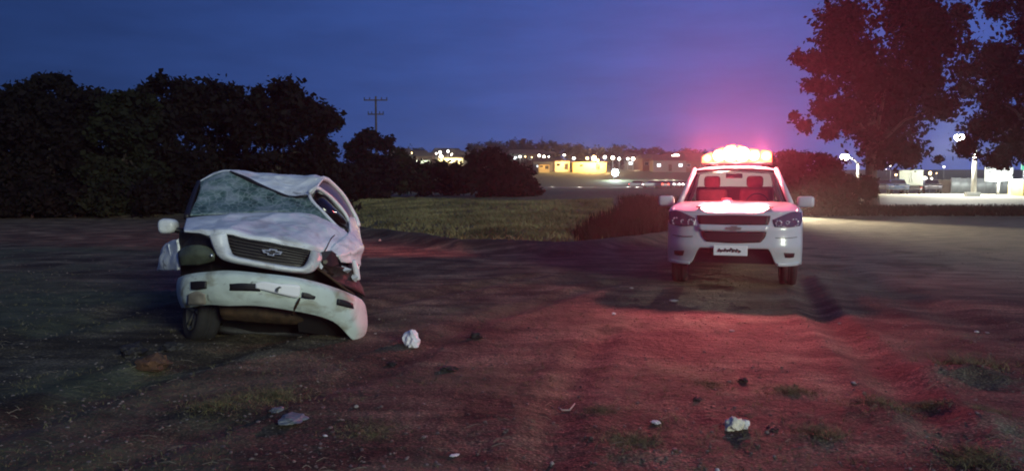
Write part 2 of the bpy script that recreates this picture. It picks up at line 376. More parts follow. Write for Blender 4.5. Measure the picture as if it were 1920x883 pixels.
# ------------------------------------------------------------------ ground: one sheet to the horizon
def build_ground():
    ny, nx = 460, 470
    a = np.linspace(-4, 2.5, 14)[:-1]; b = 2.5*np.exp(np.linspace(0, math.log(700/2.5), ny-13))
    ys = np.concatenate([a, b]); s = np.linspace(-1, 1, nx); s = 0.55*s + 0.45*s**3
    X = s[None, :]*(6.0 + 1.15*np.maximum(ys, 0))[:, None]; Y = np.repeat(ys[:, None], nx, 1)
    Z = Hn(X.ravel(), Y.ravel())
    V = np.stack([X.ravel(), Y.ravel(), Z], 1)
    me = bpy.data.meshes.new('ground'); n = (ny-1)*(nx-1)
    i, j = np.meshgrid(np.arange(ny-1), np.arange(nx-1), indexing='ij'); k = (i*nx+j).ravel()
    idx = np.stack([k, k+1, k+nx+1, k+nx], 1).astype(np.int32)
    me.vertices.add(len(V)); me.vertices.foreach_set('co', V.astype(np.float32).ravel())
    me.loops.add(n*4); me.loops.foreach_set('vertex_index', idx.ravel())
    me.polygons.add(n); me.polygons.foreach_set('loop_start', np.arange(0, n*4, 4, dtype=np.int32)); me.polygons.foreach_set('loop_total', np.full(n, 4, dtype=np.int32))
    me.polygons.foreach_set('use_smooth', np.ones(n, bool)); me.update(calc_edges=True)
    x, y = V[:, 0], V[:, 1]
    d = y - np.interp(x, RX, RY) + 1.5*fbm(x*0.6, y*0.4, 41, 3); side = 1 - sst(0.33, 0.45, x/np.maximum(y, 1))
    fieldm = sst(-0.4, 0.9, d)*side
    nearg = sst(0.02, 0.22, fbm(x*0.9, y*0.9, 51, 4) + 0.16*sst(-0.2, -0.6, x/np.maximum(y, 1)) + 0.16*sst(5.4, 4.0, y)*sst(1.5, -0.5, x) - 0.04)
    nearg = nearg*(y < 18)*0.75
    far = sst(45, 70, y)
    g = np.clip(np.maximum(np.maximum(fieldm, nearg), far), 0, 1)
    # right hand verge
    ver = sst(0.36, 0.42, x/np.maximum(y, 1))*sst(30, 36, y + 3*fbm(x*.3, y*.3, 8))*(1-sst(60, 70, y))
    g = np.maximum(g, ver)
    road = sst(0.26, 0.40, x/np.maximum(y, 1) + 0.05*fbm(x*.5, y*.5, 77))*sst(8.5, 13, y)*(1-g)
    dk = sst(-0.012, 0.012, x/np.maximum(y, 1) - 0.085 - 0.07*np.clip((y-22)/16, 0, 1) + 0.02*fbm(x, y, 6))*sst(1.4, 2.6, d)*side*(y < 60)  # dk: shadow of the ditch put into the ground colour
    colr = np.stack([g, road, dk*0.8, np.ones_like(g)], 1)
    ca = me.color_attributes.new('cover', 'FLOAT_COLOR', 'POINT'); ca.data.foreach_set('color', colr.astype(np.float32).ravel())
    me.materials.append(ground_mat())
    o = bpy.data.objects.new('ground', me); COL.objects.link(o); o['kind'] = 'structure'
    return o
build_ground()

# forecourt lit by the street lamps on the right
def forecourt():
    xs = np.linspace(0, 1, 30); V = []; rows = np.linspace(52, 84, 26)
    for y in rows:
        x0 = 0.485*y + 0.5; x1 = 0.90*y
        for u in xs:
            x = x0+(x1-x0)*u; V.append((x, y, H(x, y)+0.14))
    Fc = [(i*30+j, i*30+j+1, (i+1)*30+j+1, (i+1)*30+j) for i in range(25) for j in range(29)]
    o = mk('forecourt', V, Fc, M('pale_concrete_paving', (0.45, 0.44, 0.36), 0.85, var=0.3, vscale=0.6, bump=0.3), solid=0.12, off=-1)
    o['kind'] = 'structure'
forecourt()

# ------------------------------------------------------------------ vegetation
def leafmat(name, c, c2):
    m = M(name, c, 0.95, col2=c2, vscale=0.9, spec=0.03); return m
leaf_dark = leafmat('dark_leaves', (0.013, 0.012, 0.011), (0.007, 0.006, 0.007))
leaf_mid = leafmat('mid_leaves', (0.020, 0.024, 0.014), (0.010, 0.011, 0.009))
leaf_euc = leafmat('eucalyptus_leaves', (0.016, 0.011, 0.010), (0.007, 0.005, 0.006))
leaf_far = leafmat('far_leaves', (0.020, 0.018, 0.018), (0.012, 0.010, 0.012))
def leafcloud(C, Rr, n, size, hang=0.3, squash=0.8, seed=0, shell=0.55):
    """n leaf quads spread through spheres (centres C, radii Rr)"""
    rs = np.random.RandomState(seed); C = np.asarray(C, float); Rr = np.asarray(Rr, float)
    w = Rr**2; k = rs.choice(len(C), n, p=w/w.sum())
    d = rs.normal(size=(n, 3)); d /= np.linalg.norm(d, axis=1)[:, None]
    rad = Rr[k]*(rs.rand(n)**shell)*(1+0.27*rs.normal(size=n))
    p = C[k] + d*rad[:, None]*np.array([1, 1, squash])
    ax = rs.normal(size=(n, 3)); ax[:, 2] = ax[:, 2]*(1-hang) - hang*1.4; ax /= np.linalg.norm(ax, axis=1)[:, None]
    bx = np.cross(ax, rs.normal(size=(n, 3))); bx /= np.linalg.norm(bx, axis=1)[:, None]
    s = size*(0.45+1.2*rs.rand(n)**2)[:, None]; w2 = s*0.30
    return np.stack([p-ax*s*0.5, p+bx*w2, p+ax*s*0.5, p-bx*w2], 1)
def tree(name, label, cat, D, blobs, base_px, mat, n, leaf, group=None, depth=1.0, trunk=0.25, hang=0.3, limbs=8, seed=1, trunk_to=None, zb=None):
    rs = np.random.RandomState(seed)
    bx = (base_px-960)/F*D; bz = H(bx, D) if zb is None else zb
    root = empty(name, (bx, D, bz-0.05), label, cat, group)
    C = []; Rr = []
    for (px, py, rp) in blobs:
        r = rp/F*D; c = P(px, py, D); C.append((c[0], D + depth*rs.uniform(-1, 1)*(r*0.6+0.4), c[2])); Rr.append(r)
    C = np.array(C); top = C[:, 2].max()
    t = MB(); th = (trunk_to if trunk_to is not None else bz + (top-bz)*0.55)
    mid = ((bx + C[:, 0].mean())/2, D, th)
    t.tube([(bx, D, bz-0.2), (bx+0.03*(mid[0]-bx), D, bz+0.12*(th-bz)), (bx+0.4*(mid[0]-bx), D+0.05, bz+0.55*(th-bz)), mid], [trunk*1.45, trunk, trunk*0.85, trunk*0.6], 10)
    for q in np.argsort(-np.array(Rr))[:limbs]:
        c = C[q]; f = rs.uniform(0.45, 0.98); st = (bx+(mid[0]-bx)*f*0.8, D, bz+(th-bz)*f)
        m2 = ((st[0]+c[0])/2+rs.uniform(-.2, .2), (st[1]+c[1])/2, (st[2]+c[2])/2+0.15*abs(c[0]-st[0]))
        t.tube([st, m2, tuple(c)], [trunk*0.42, trunk*0.25, trunk*0.07], 6)
    t.build('trunk', bark, root, world=True)
    quads('crown', leafcloud(C, Rr, n, leaf, hang, seed=seed), mat, root, world=True)
    return root
def mass(cx, top, w, bot, n, seed):
    """blobs (px) filling a rounded tree outline from the ground to the top"""
    rs = np.random.RandomState(seed); out = []
    for i in range(n):
        v = rs.rand()**0.8; y = top + (bot-top)*v
        half = w/2*math.sqrt(max(0.03, 1-(1-min(1, v*1.6))**2))
        r = w*rs.uniform(0.10, 0.2); x = cx + rs.uniform(-1, 1)*max(2, half-r*0.4)
        out.append((x, max(y, top+r*0.8), r))
    for k in range(5):
        r = w*0.11; a = -PI/2 + (k-2)*0.55; out.append((cx+math.cos(a)*w*0.30, top+w*0.36+math.sin(a)*w*0.26+r*0.4, r))
    return out
LEFT = [(-30, 150, 150, 'dense dark tree cut off by the left edge of the picture', 36, leaf_dark),
        (35, 142, 120, 'dark rounded tree second from the left edge', 38, leaf_dark),
        (98, 137, 110, 'dark tree with a knobbly top left of the dip in the treeline', 37, leaf_dark),
        (168, 168, 120, 'lower dark tree under the dip in the treeline', 39, leaf_dark),
        (238, 158, 120, 'slightly greener tree between the dip and the tallest dark tree', 36.5, leaf_mid),
        (316, 131, 130, 'tallest dark tree of the left treeline behind the wreck', 38, leaf_dark),
        (405, 150, 150, 'broad dark tree right above the roof of the wreck', 39, leaf_dark),
        (520, 143, 150, 'dark domed tree over the right side of the wreck', 38, leaf_dark),
        (588, 188, 120, 'sloping dark tree at the right end of the left treeline', 39, leaf_dark)]
for i, (cx, top, w, lab, D, mt) in enumerate(LEFT):
    tree('dense_tree' , lab, 'tree', D, mass(cx, top, w*1.2, 396, 46, 100+i), cx, mt, 15000, 0.30, 'dense trees behind the wreck', seed=20+i, trunk=0.16, limbs=6)
for i, cx in enumerate((-20, 60, 140, 215, 290, 640)):
    bl = [(cx+dx, 372+dy, 26) for dx, dy in ((-40, 4), (-15, -12), (12, -6), (38, 2), (0, 14), (-28, 18), (30, 18))] if cx < 600 else [(cx+dx, 340+dy, 22) for dx, dy in ((-40, 0), (-15, -14), (12, -16), (34, -2), (0, 10), (-28, 18), (30, 18))]
    tree('bush', ['dark undergrowth at the left edge under the trees', 'dark undergrowth under the second tree from the left', 'dark undergrowth below the dip in the treeline', 'greener undergrowth left of the wreck under the trees', 'dark undergrowth just behind the mirror side of the wreck', 'dark undergrowth behind the caved-in side of the wreck'][i], 'bush', 35 if cx < 600 else 44, bl, cx, leaf_mid if i == 3 else leaf_dark, 4500, .26, 'undergrowth along the left treeline', trunk=.06, limbs=4, seed=400+i)
tree('bush', 'dark bushy tree below the utility pole', 'bush', 60, mass(692, 243, 118, 372, 36, 5), 692, leaf_dark, 9000, 0.42, seed=41, trunk=0.15, limbs=5)
tree('bush', 'low dark hedge-like bush left of the round bush', 'bush', 62, [(750, 300, 22), (772, 318, 22), (800, 322, 22), (830, 318, 20), (855, 322, 20), (760, 345, 24), (800, 348, 24), (840, 348, 24), (870, 345, 22)], 800, leaf_mid, 9000, 0.42, seed=42, trunk=0.12, limbs=5)
tree('bush', 'big round black bush at the far edge of the grass field', 'bush', 56, mass(930, 279, 128, 366, 34, 8) + [(880, 335, 24), (985, 340, 24), (995, 352, 20), (1005, 358, 12)], 935, leaf_dark, 12000, 0.38, seed=43, trunk=0.14, limbs=5)

EUC = [(1600,28,52),(1680,15,60),(1750,30,52),(1570,78,34),(1625,92,56),(1700,92,64),(1768,78,34),(1503,108,17),(1520,120,20),(1548,118,34),(1600,150,50),(1680,160,64),(1750,150,40),(1520,160,18),(1545,165,22),
       (1498,216,12),(1512,236,16),(1532,208,28),(1565,215,38),(1622,218,50),(1690,222,56),(1738,205,34),(1556,250,18),(1622,252,24),(1660,282,42),(1715,285,32),(1690,298,20),(1645,306,18),(1790,30,22),(1800,95,14)]
tree('eucalyptus_tree', 'tall eucalyptus with a broad dark crown right of the pickup', 'tree', 55, EUC, 1632, leaf_euc, 46000, 0.38, 'eucalyptus trees on the right', depth=1.6, trunk=0.42, hang=0.55, limbs=16, seed=61)
EUC2 = [(1905,10,40),(1868,16,24),(1900,98,30),(1850,106,28),(1818,132,26),(1870,142,40),(1912,155,36),(1800,170,20),(1845,188,28),(1908,215,36),(1852,238,34),(1900,268,40),(1832,275,24),(1778,215,11),(1880,300,26),(1940,60,50),(1950,160,60),(1960,260,50),(1752,300,10)]
tree('eucalyptus_tree', 'second eucalyptus with sky gaps cut off by the right edge', 'tree', 58, EUC2, 1962, leaf_euc, 28000, 0.38, 'eucalyptus trees on the right', depth=1.4, trunk=0.4, hang=0.5, limbs=12, seed=62)
SH = [(1478, 276, 74, 'dark red-lit bush just right of the flashing lightbar', 40), (1530, 278, 84, 'dark bush between the lightbar and the left street lamp', 42), (1592, 330, 70, 'dark bush under the left street lamp beside the eucalyptus trunk', 44)]
for i, (cx, top, w, lab, D) in enumerate(SH):
    tree('bush', lab, 'bush', D, mass(cx, top, w*1.3, 392, 36, 300+i), cx, leaf_dark, 8000, 0.28, 'bushes behind the pickup', seed=70+i, trunk=0.1, limbs=4)

# far hill trees: one mesh pair copied
def far_tree_proto(seed, w, h):
    rs = np.random.RandomState(seed); root = empty('far_tree', (0, 0, 0))
    C = [(rs.uniform(-.35, .35)*w, rs.uniform(-.3, .3)*w, h*rs.uniform(.35, .85)) for _ in range(14)]
    Rr = [w*rs.uniform(.16, .27) for _ in C]
    t = MB(); t.tube([(0, 0, -1), (0.1, 0, h*.3), (0, 0.1, h*.6)], [.3, .22, .1], 6); t.build('trunk', bark, root)
    quads('crown', leafcloud(C, Rr, 1300, 0.9, 0.2, seed=seed), leaf_far, root)
    return root
protos = [far_tree_proto(s, w, h) for s, w, h in ((1, 11, 10), (2, 13, 9), (3, 9, 11))]
SKY = [(740, 276, 260), (765, 274, 255), (785, 276, 260), (808, 284, 300), (835, 285, 300), (858, 286, 300), (885, 268, 290), (905, 263, 295), (925, 264, 300), (945, 261, 298), (965, 262, 300), (985, 259, 296), (1005, 260, 300), (1025, 261, 296), (1045, 268, 300), (1062, 267, 295), (1080, 268, 300), (1100, 271, 300), (1118, 275, 305), (1138, 271, 300), (1158, 269, 298), (1178, 273, 300), (1198, 276, 304), (1218, 275, 300), (1238, 280, 300), (1258, 284, 300), (1280, 280, 260), (1300, 276, 250), (1322, 280, 260), (1440, 284, 280)]
first = set()
ft_n = 0
for k, (px, py, D) in enumerate(SKY):
    pi = (k*7 + k//3) % 3
    o = protos[pi] if pi not in first else copy_tree(protos[pi]); first.add(pi)
    x = (px-960)/F*D; top = P(px, py, D)[2]; hz = H(x, D); hh = (10, 9, 11)[pi]*0.98
    sc = max(0.45, min(2.2, (top-hz)/hh)); w = min(1.5, max(0.8, sc))
    o.location = (x, D, hz); o.scale = (w, w, sc); o.rotation_euler = (0, 0, random.uniform(0, 6.28))
    wh = 'in the low clump at the left end of the hill' if px < 815 else 'between the left clump and the tall clump' if px < 870 else 'in the tall clump right above the round bush' if px < 1035 else 'above the orange-lit row' if px < 1145 else 'above the bluish floodlight and right of it' if px < 1245 else 'in the red glare beside the lightbar'
    tag(o, 'dark skyline tree '+wh, 'tree', 'skyline trees '+wh)
# lower rows of trees between the houses
for k in range(26):
    D = random.uniform(228, 275); px = random.uniform(745, 1330)
    o = copy_tree(protos[k % 3]); x = (px-960)/F*D; sc = random.uniform(.35, .6)
    o.location = (x, D, H(x, D)); o.scale = (sc*1.3, sc*1.3, sc); o.rotation_euler = (0, 0, random.uniform(0, 6.28))
    wh = 'left of the round bush' if px < 900 else 'right of the round bush' if px < 1100 else 'near the orange-lit row and the floodlight' if px < 1215 else 'near the lightbar'
    tag(o, 'small dark tree among the hillside lights '+wh, 'tree', 'hillside trees '+wh)

# grass: short tufts in the field, dark blades standing in for the shaded ditch, near tufts
def blades(n, xyf, hgt, wid, seed, lean=0.35, per=5):
    rs = np.random.RandomState(seed); xs, ys = xyf(rs, n); xs = np.repeat(xs, per); ys = np.repeat(ys, per); m = len(xs)
    xs = xs + rs.normal(size=m)*wid*2.2; ys = ys + rs.normal(size=m)*wid*2.2
    z = Hn(xs, ys)-0.01; h = hgt*(0.5+0.9*rs.rand(m)); a = rs.rand(m)*2*PI; w = wid*(0.6+0.7*rs.rand(m))
    dx, dy = np.cos(a)*w, np.sin(a)*w; lx, ly = rs.normal(size=m)*lean*h, rs.normal(size=m)*lean*h
    b = np.stack([xs, ys, z], 1); e = np.stack([dx, dy, 0*dx], 1)/2
    mid = b + np.stack([lx*.4, ly*.4, h*.6], 1); tip = b + np.stack([lx, ly, h], 1)
    return np.concatenate([np.stack([b-e, b+e, mid+e*.7, mid-e*.7], 1), np.stack([mid-e*.7, mid+e*.7, tip+e*.1, tip-e*.1], 1)])
grass_m = M('field_grass', (0.29, 0.26, 0.12), 0.8, col2=(0.07, 0.074, 0.036), vscale=0.35, spec=0.2)
dark_blade_m = M('dark_blades', (0.018, 0.014, 0.012), 0.85, col2=(0.008, 0.007, 0.006), vscale=0.8, spec=0.1)
tuft_m = M('dry_tuft_grass', (0.26, 0.235, 0.12), 0.8, col2=(0.09, 0.085, 0.045), vscale=14, spec=0.2)
def in_field(rs, n):
    b = rs.uniform(-0.34, 0.135, n); d = rs.rand(n)**1.35*30 + 0.0
    y = np.interp(b*22, RX, RY); 
    for _ in range(4): y = np.interp(b*y, RX, RY) + d + 0.3
    x = b*y
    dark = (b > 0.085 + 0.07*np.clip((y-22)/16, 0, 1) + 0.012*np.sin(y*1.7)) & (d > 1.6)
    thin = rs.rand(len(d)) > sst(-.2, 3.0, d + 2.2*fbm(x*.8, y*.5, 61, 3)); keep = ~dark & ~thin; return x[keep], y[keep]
q = quads('field_grass', blades(15000, in_field, 0.12, 0.035, 5, 0.8), grass_m); tag(q, 'short yellow-green grass covering the field behind the yard', 'grass', kind='stuff')
def in_ditch_shade(rs, n):  # dark blades put in as the shade of the ditch
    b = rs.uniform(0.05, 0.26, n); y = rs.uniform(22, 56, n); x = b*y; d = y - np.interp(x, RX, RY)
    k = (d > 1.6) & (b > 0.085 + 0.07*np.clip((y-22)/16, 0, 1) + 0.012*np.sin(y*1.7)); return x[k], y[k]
q = quads('shade_weeds', blades(4500, in_ditch_shade, 0.42, 0.05, 6, 0.15), dark_blade_m); tag(q, 'tall dark blades standing in for the shaded ditch left of the pickup', 'shade_weeds', kind='stuff')
def in_verge(rs, n):
    b = rs.uniform(0.30, 0.85, n); y = rs.uniform(37, 53, n); return b*y, y
q = quads('verge_grass', blades(3500, in_verge, 0.22, 0.05, 7, 0.3), dark_blade_m); tag(q, 'dark grass verge in front of the lit forecourt', 'grass', kind='stuff')
# individual grass tufts in the yard
TUFT = [(1820, 690, .30, .10, 'grassy mound of earth at the right edge of the yard'), (1488, 737, .16, .05, 'flattened dry tuft right of the black scrap below the pickup'),
        (1535, 815, .13, .06, 'green tuft right of the crumpled white paper'), (1325, 722, .14, .03, 'thin straw-coloured tuft in the red-lit dirt'),
        (1650, 768, .22, .05, 'straggly tuft in the rut at the right'), (1730, 757, .14, .04, 'small pale tuft right of the straggly tuft in the rut'), (1850, 777, .12, .03, 'pale tuft near the right edge below the grassy mound'),
        (1820, 862, .16, .06, 'tuft in the bottom right corner'), (505, 745, .26, .07, 'olive grass tuft in front of the wreck'), (400, 765, .18, .05, 'dull tuft left of the olive tuft in front of the wreck'),
        (1125, 775, .10, .03, 'small tuft beside the pale twig'), (1180, 830, .16, .05, 'tuft near the bottom edge, left of the white paper'), (690, 812, .2, .04, 'sparse tuft near the bottom edge left of centre')]
for i, (px, py, rad, hh, lab) in enumerate(TUFT):
    gx, gy = G(px, py)
    def f(rs, n, gx=gx, gy=gy, rad=rad): return gx + rs.normal(size=n)*rad*(.3+.5*rs.rand(n)), gy + rs.normal(size=n)*rad*.5
    root = quads('grass_tuft', blades(260, f, hh*.55, 0.005, 200+i, 1.5, 4), tuft_m)
    tag(root, lab, 'grass tuft', 'grass tufts in the dirt yard')
def in_near(rs, n):
    y = 3.2 + 10*rs.rand(n)**1.6; b = rs.uniform(-0.72, 0.72, n); x = b*y
    k = fbm(x*0.9, y*0.9, 51, 4) + 0.10*(b < -.2) > 0.05; return x[k], y[k]
q = quads('sparse_grass', blades(5000, in_near, 0.03, 0.004, 9, 0.9, 4), tuft_m); tag(q, 'short sparse grass growing through the dirt yard', 'grass', kind='stuff')

# gravel and small stones: one stuff object
def gravel():
    rs = np.random.RandomState(4); n = 12000; y = 3.3 + 14*rs.rand(n)**1.7; x = rs.uniform(-0.75, 0.75, n)*y
    s = 0.0035 + 0.012*rs.rand(n)**4; z = Hn(x, y) + s*0.2
    g = (1+5**.5)/2; base = np.array([(-1,g,0),(1,g,0),(-1,-g,0),(1,-g,0),(0,-1,g),(0,1,g),(0,-1,-g),(0,1,-g),(g,0,-1),(g,0,1),(-g,0,-1),(-g,0,1)])/1.9
    fc = [(0,11,5),(0,5,1),(0,1,7),(0,7,10),(0,10,11),(1,5,9),(5,11,4),(11,10,2),(10,7,6),(7,1,8),(3,9,4),(3,4,2),(3,2,6),(3,6,8),(3,8,9),(4,9,5),(2,4,11),(6,2,10),(8,6,7),(9,8,1)]
    V = []; Fc = []
    for i in range(n):
        a = rs.rand()*6.28; c, d = math.cos(a), math.sin(a); v = base*s[i]*(0.6+.7*rs.rand(3))*(0.75+.5*rs.rand(12, 1))
        v = np.stack([v[:,0]*c-v[:,1]*d, v[:,0]*d+v[:,1]*c, v[:,2]*.7], 1) + (x[i], y[i], z[i]-s[i]*.25)
        b = len(V); V += v.tolist(); Fc += [(p+b, q+b, r+b) for p, q, r in fc]
    o = mk('gravel', V, Fc, M('gravel_stone', (0.24, 0.20, 0.18), 0.8, col2=(0.05, 0.04, 0.036), vscale=2.5), smooth=False)
    tag(o, 'small pale stones strewn over the dirt yard', 'gravel', kind='stuff')
gravel()
def straw():
    rs = np.random.RandomState(14); n = 1300; y = 3.3 + 11*rs.rand(n)**1.6; x = rs.uniform(-.7, .7, n)*y
    k = (fbm(x*1.1, y*1.1, 71, 3) > -.02) | (rs.rand(n) < .15); x, y = x[k], y[k]; n = len(x)
    a = rs.normal(size=n)*.6; l = .012+.045*rs.rand(n)**2.5; dx, dy = np.cos(a)*l, np.sin(a)*l; wx_, wy_ = -np.sin(a)*.0022, np.cos(a)*.0022
    z0 = Hn(x-dx, y-dy)+.006; z1 = Hn(x+dx, y+dy)+.006; zm = Hn(x, y)+.016
    A = np.stack([x-dx, y-dy, z0], 1); B = np.stack([x+dx*.2, y+dy*.2-.01*rs.rand(n), zm], 1); C = np.stack([x+dx, y+dy, z1], 1); w = np.stack([wx_, wy_, .0015+0*x], 1)
    q = quads('straw', np.concatenate([np.stack([A-w, B-w, B+w, A+w], 1), np.stack([B-w, C-w*.5, C+w*.5, B+w], 1)]), M('dry_straw', (.24, .20, .14), .85, col2=(.09, .075, .05), vscale=3))
    tag(q, 'dry straw and dead stems scattered over the dirt yard', 'straw', kind='stuff')
straw()

# ------------------------------------------------------------------ the wrecked car
def WY(px, v): return 6.5 + (px-335)/353*0.45 + 0.97*v        # front plane depth plus v metres back along the car
def WP(px, py, v): return P(px, py, WY(px, v))
def wl(rows): return [[WP(*p) for p in r] for r in rows]
wx, wy = -2.05, 8.6
wreck = empty('wrecked_car', (wx, wy, 0), 'wrecked white car with crushed roof, shattered windscreen and a bow-tie badge on its grille', 'wrecked car')
def wpatch(name, rows, mat, nu=28, nv=12, d=0.0, sc=5, seed=1, solid=0.02, parent=None, label=None, off=-1):
    V, Fc = loft(wl(rows), nu, nv)
    if d: V = dent(V, d, sc, seed, nu, nv)
    return mk(name, V, Fc, mat, parent or wreck, world=True, solid=solid, label=label, off=off)
def wplate(name, pts, v, mat, th=0.03, parent=None, bevel=0.006, label=None, smooth=False):
    """flat-faced solid piece: outline in the picture, at depth v, th deep going back"""
    n = len(pts); vv = v if hasattr(v, '__len__') else [v]*n
    A = [np.array(WP(p[0], p[1], k)) for p, k in zip(pts, vv)]
    B = [a + np.array((-0.233*th, 0.972*th, 0)) for a in A]
    Fc = [list(range(n)), list(range(2*n-1, n-1, -1))] + [(i, n+i, n+(i+1) % n, (i+1) % n) for i in range(n)]
    # faces wound so that normals point out
    bm = bmesh.new(); vs = [bm.verts.new(p) for p in A+B]
    for f in Fc: bm.faces.new([vs[i] for i in f])
    bmesh.ops.recalc_face_normals(bm, faces=bm.faces)
    bmesh.ops.triangulate(bm, faces=[f for f in bm.faces if len(f.verts) > 4])
    bm.verts.index_update()
    V = [tuple(p.co) for p in bm.verts]; F2 = [[p.index for p in f.verts] for f in bm.faces]; bm.free()
    return mk(name, V, F2, mat, parent or wreck, smooth=smooth, world=True, label=label)
def wtube(name, pts, r, mat, parent=None, n=10):
    p = catmull([WP(*q) for q in pts], 14); rr = np.interp(np.linspace(0, 1, 14), np.linspace(0, 1, len(r)), r) if hasattr(r, '__len__') else r
    m = MB().tube([tuple(q) for q in p], rr if not hasattr(rr, 'tolist') else rr.tolist(), n); return m.build(name, mat, parent or wreck, world=True)

# bonnet, buckled
bon = wpatch('bonnet', [
    [(345,434,.30),(372,437,.2),(392,442,.12),(422,437,.05),(500,452,.05),(550,462,.06),(583,470,.1),(604,478,.2),(640,484,.40)],
    [(345,430,.36),(372,431,.26),(396,432,.2),(428,429,.14),(500,441,.14),(550,450,.15),(585,457,.18),(612,463,.28),(652,468,.48)],
    [(347,421,.6),(374,420,.6),(400,418,.6),(440,415,.6),(500,419,.6),(550,425,.58),(585,432,.55),(620,441,.6),(657,453,.68)],
    [(349,413,.85),(375,410,.9),(400,408,.9),(440,405,.9),(500,404,.9),(550,408,.86),(585,414,.84),(618,426,.82),(654,440,.86)],
    [(350,409,1.02),(375,406,1.06),(400,404,1.08),(440,402,1.1),(500,398,1.1),(550,399,1.1),(585,402,1.1),(612,413,1.06),(645,431,1.0)]],
    wreck_paint, 90, 50, .06, 4.2, 3)
# white grille surround as one bent band
wpatch('grille_surround', [
    [(394,442,.10),(402,464,.06),(410,478,.04),(427,488,.02),(480,499,.0),(530,507,.0),(563,511,.02),(584,509,.05),(598,494,.09),(604,478,.16)],
    [(409,440,.05),(415,461,.02),(421,474,.0),(434,484,-.02),(480,495,-.03),(530,503,-.03),(561,507,-.02),(577,503,.0),(588,488,.04),(592,472,.11)],
    [(424,437,.07),(427,457,.06),(431,470,.05),(440,482,.03),(482,492,.02),(530,500,.02),(560,503.5,.03),(572,500,.05),(580,485,.09),(584,470,.13)]],
    wreck_paint, 60, 10, .02, 7, 12, .015, off=1)
g = wplate('grille', [(422,436),(500,451),(583,469),(580,486),(572,500),(560,503),(480,493),(438,483),(428,468)], [.10,.10,.14,.14,.12,.10,.08,.09,.10], grille_dark, .06)
for k in range(6):                                                     # grille bars
    f0 = (k+.6)/6.6
    wtube('grille_bar', [(424+f0*14, 439+f0*42, .075), (500, 453+f0*39, .06), (581-f0*9, 471+f0*29, .10)], .006, black_plastic, g, 6)
# bow-tie emblem
wplate('emblem', [(491,468),(504,468.5),(505.5,466),(520,468),(519,470.5),(530,472),(526,477.5),(515,476.5),(513.5,480),(501,478),(502,475),(494,474)], .015, chrome, .02, g)
wplate('emblem_inlay', [(496.5,470),(506.5,470.8),(508,468.7),(517,470),(515.8,472.2),(525,473.6),(523,475.6),(512.5,474.7),(511.3,477.6),(504,476.5),(505,473.6),(498,472.5)], .006, black_plastic, .012, g)
# left headlamp: dark broken housing with dusty green lens
hl = wplate('headlamp', [(336,434),(366,435),(392,443),(400,462),(407,480),(398,490),(370,499),(340,499),(335,468)], [.42,.30,.22,.18,.14,.16,.22,.34,.44], black_plastic, .08)
lens_m = M('dusty_lens', (0.13, 0.15, 0.10), 0.3, col2=(0.06, 0.07, 0.05), vscale=9)
wpatch('lens', [[(337,473,.37),(352,463,.27),(372,461,.18),(390,465,.13),(401,476,.10)], [(338,484,.33),(354,478,.21),(374,477,.12),(392,479,.08),(403,482,.07)], [(341,497,.33),(356,496,.25),(374,495,.18),(392,490,.14),(402,485,.11)]], lens_m, 16, 10, parent=hl)
mk('bulb', *(lambda m: (m.V, m.F))(MB().lathe([(0.001, -.018), (.014, -.008), (.016, .004), (.001, .016)], 10, WP(397, 479, .03))), chrome, hl, world=True)
# right headlamp socket, ripped out
sk = wplate('headlamp_socket', [(603,473),(622,471),(633,478),(635,496),(622,500),(604,494)], [.14,.18,.24,.26,.18,.10], black_plastic, .1)
wplate('bulb_holder', [(606,489),(612,487),(615,491),(611,495),(606,494)], .09, dusty_rim, .03, sk)
# torn metal between the socket and the bumper
torn = M('torn_reddish_metal', (0.05, 0.024, 0.02), 0.6, col2=(0.012, 0.008, 0.008), vscale=12, bump=0.5)
wpatch('inner_wing', [[(592,494,.16),(612,496,.2),(640,500,.3),(664,508,.5)], [(604,508,.2),(626,514,.28),(650,522,.38),(672,530,.58)], [(622,528,.16),(640,536,.24),(662,546,.34),(682,556,.56)]], torn, 16, 12, .09, 9, 31)
wtube('broken_strut', [(590,499,.08),(618,519,.1),(645,540,.12),(664,552,.16)], [.014,.012,.01], rust)
# front wings
wpatch('front_wing', [
    [(604,478,.2),(622,462,.35),(650,442,.75),(655,433,1.05)],
    [(606,476,.16),(628,466,.34),(660,455,.72),(676,452,1.15)],
    [(635,478,.24),(646,476,.38),(668,473,.7),(683,466,1.12)],
    [(637,485,.26),(648,484,.4),(664,482,.66),(677,482,1.05)],
    [(640,492,.32),(652,493,.44),(667,494,.66),(677,498,1.0)]], wreck_paint, 50, 50, .07, 6, 41, label='crumpled pink-lit front wing', off=1)
wpatch('front_wing', [
    [(338,450,.45),(326,452,.65),(312,462,.85),(306,474,1.0)],
    [(338,470,.42),(324,470,.62),(308,476,.82),(303,488,.98)],
    [(338,490,.42),(322,490,.62),(304,492,.82),(300,500,.98)],
    [(338,506,.44),(322,506,.64),(304,506,.84),(298,508,1.0)]], wreck_paint, 20, 20, .06, 8, 44, label='flared and torn front wing over the wheel', off=1)
wtube('wing_fold', [(316,458,.66),(322,478,.6),(328,504,.58)], [.010,.016,.012], wreck_paint)
for k, (pts, vv) in enumerate([([(598,486),(606,500),(601,508),(594,497)], .10), ([(640,498),(660,505),(652,512),(644,508)], .30), ([(655,512),(672,518),(668,530),(661,524)], .42), ([(612,510),(628,513),(620,520)], .16), ([(330,452),(342,440),(340,462),(334,470)], .46)]):
    wplate('torn_shard', pts, [vv+.05*math.sin(3*i+k) for i in range(len(pts))], wreck_paint if k != 3 else torn, .006)
wtube('panel_gap', [(604,480,.15),(612,465,.26),(622,446,.52),(636,436,.86)], .006, black_plastic)
wtube('panel_gap', [(345,437,.27),(360,438,.20),(378,441,.13),(392,446,.07)], .008, black_plastic)
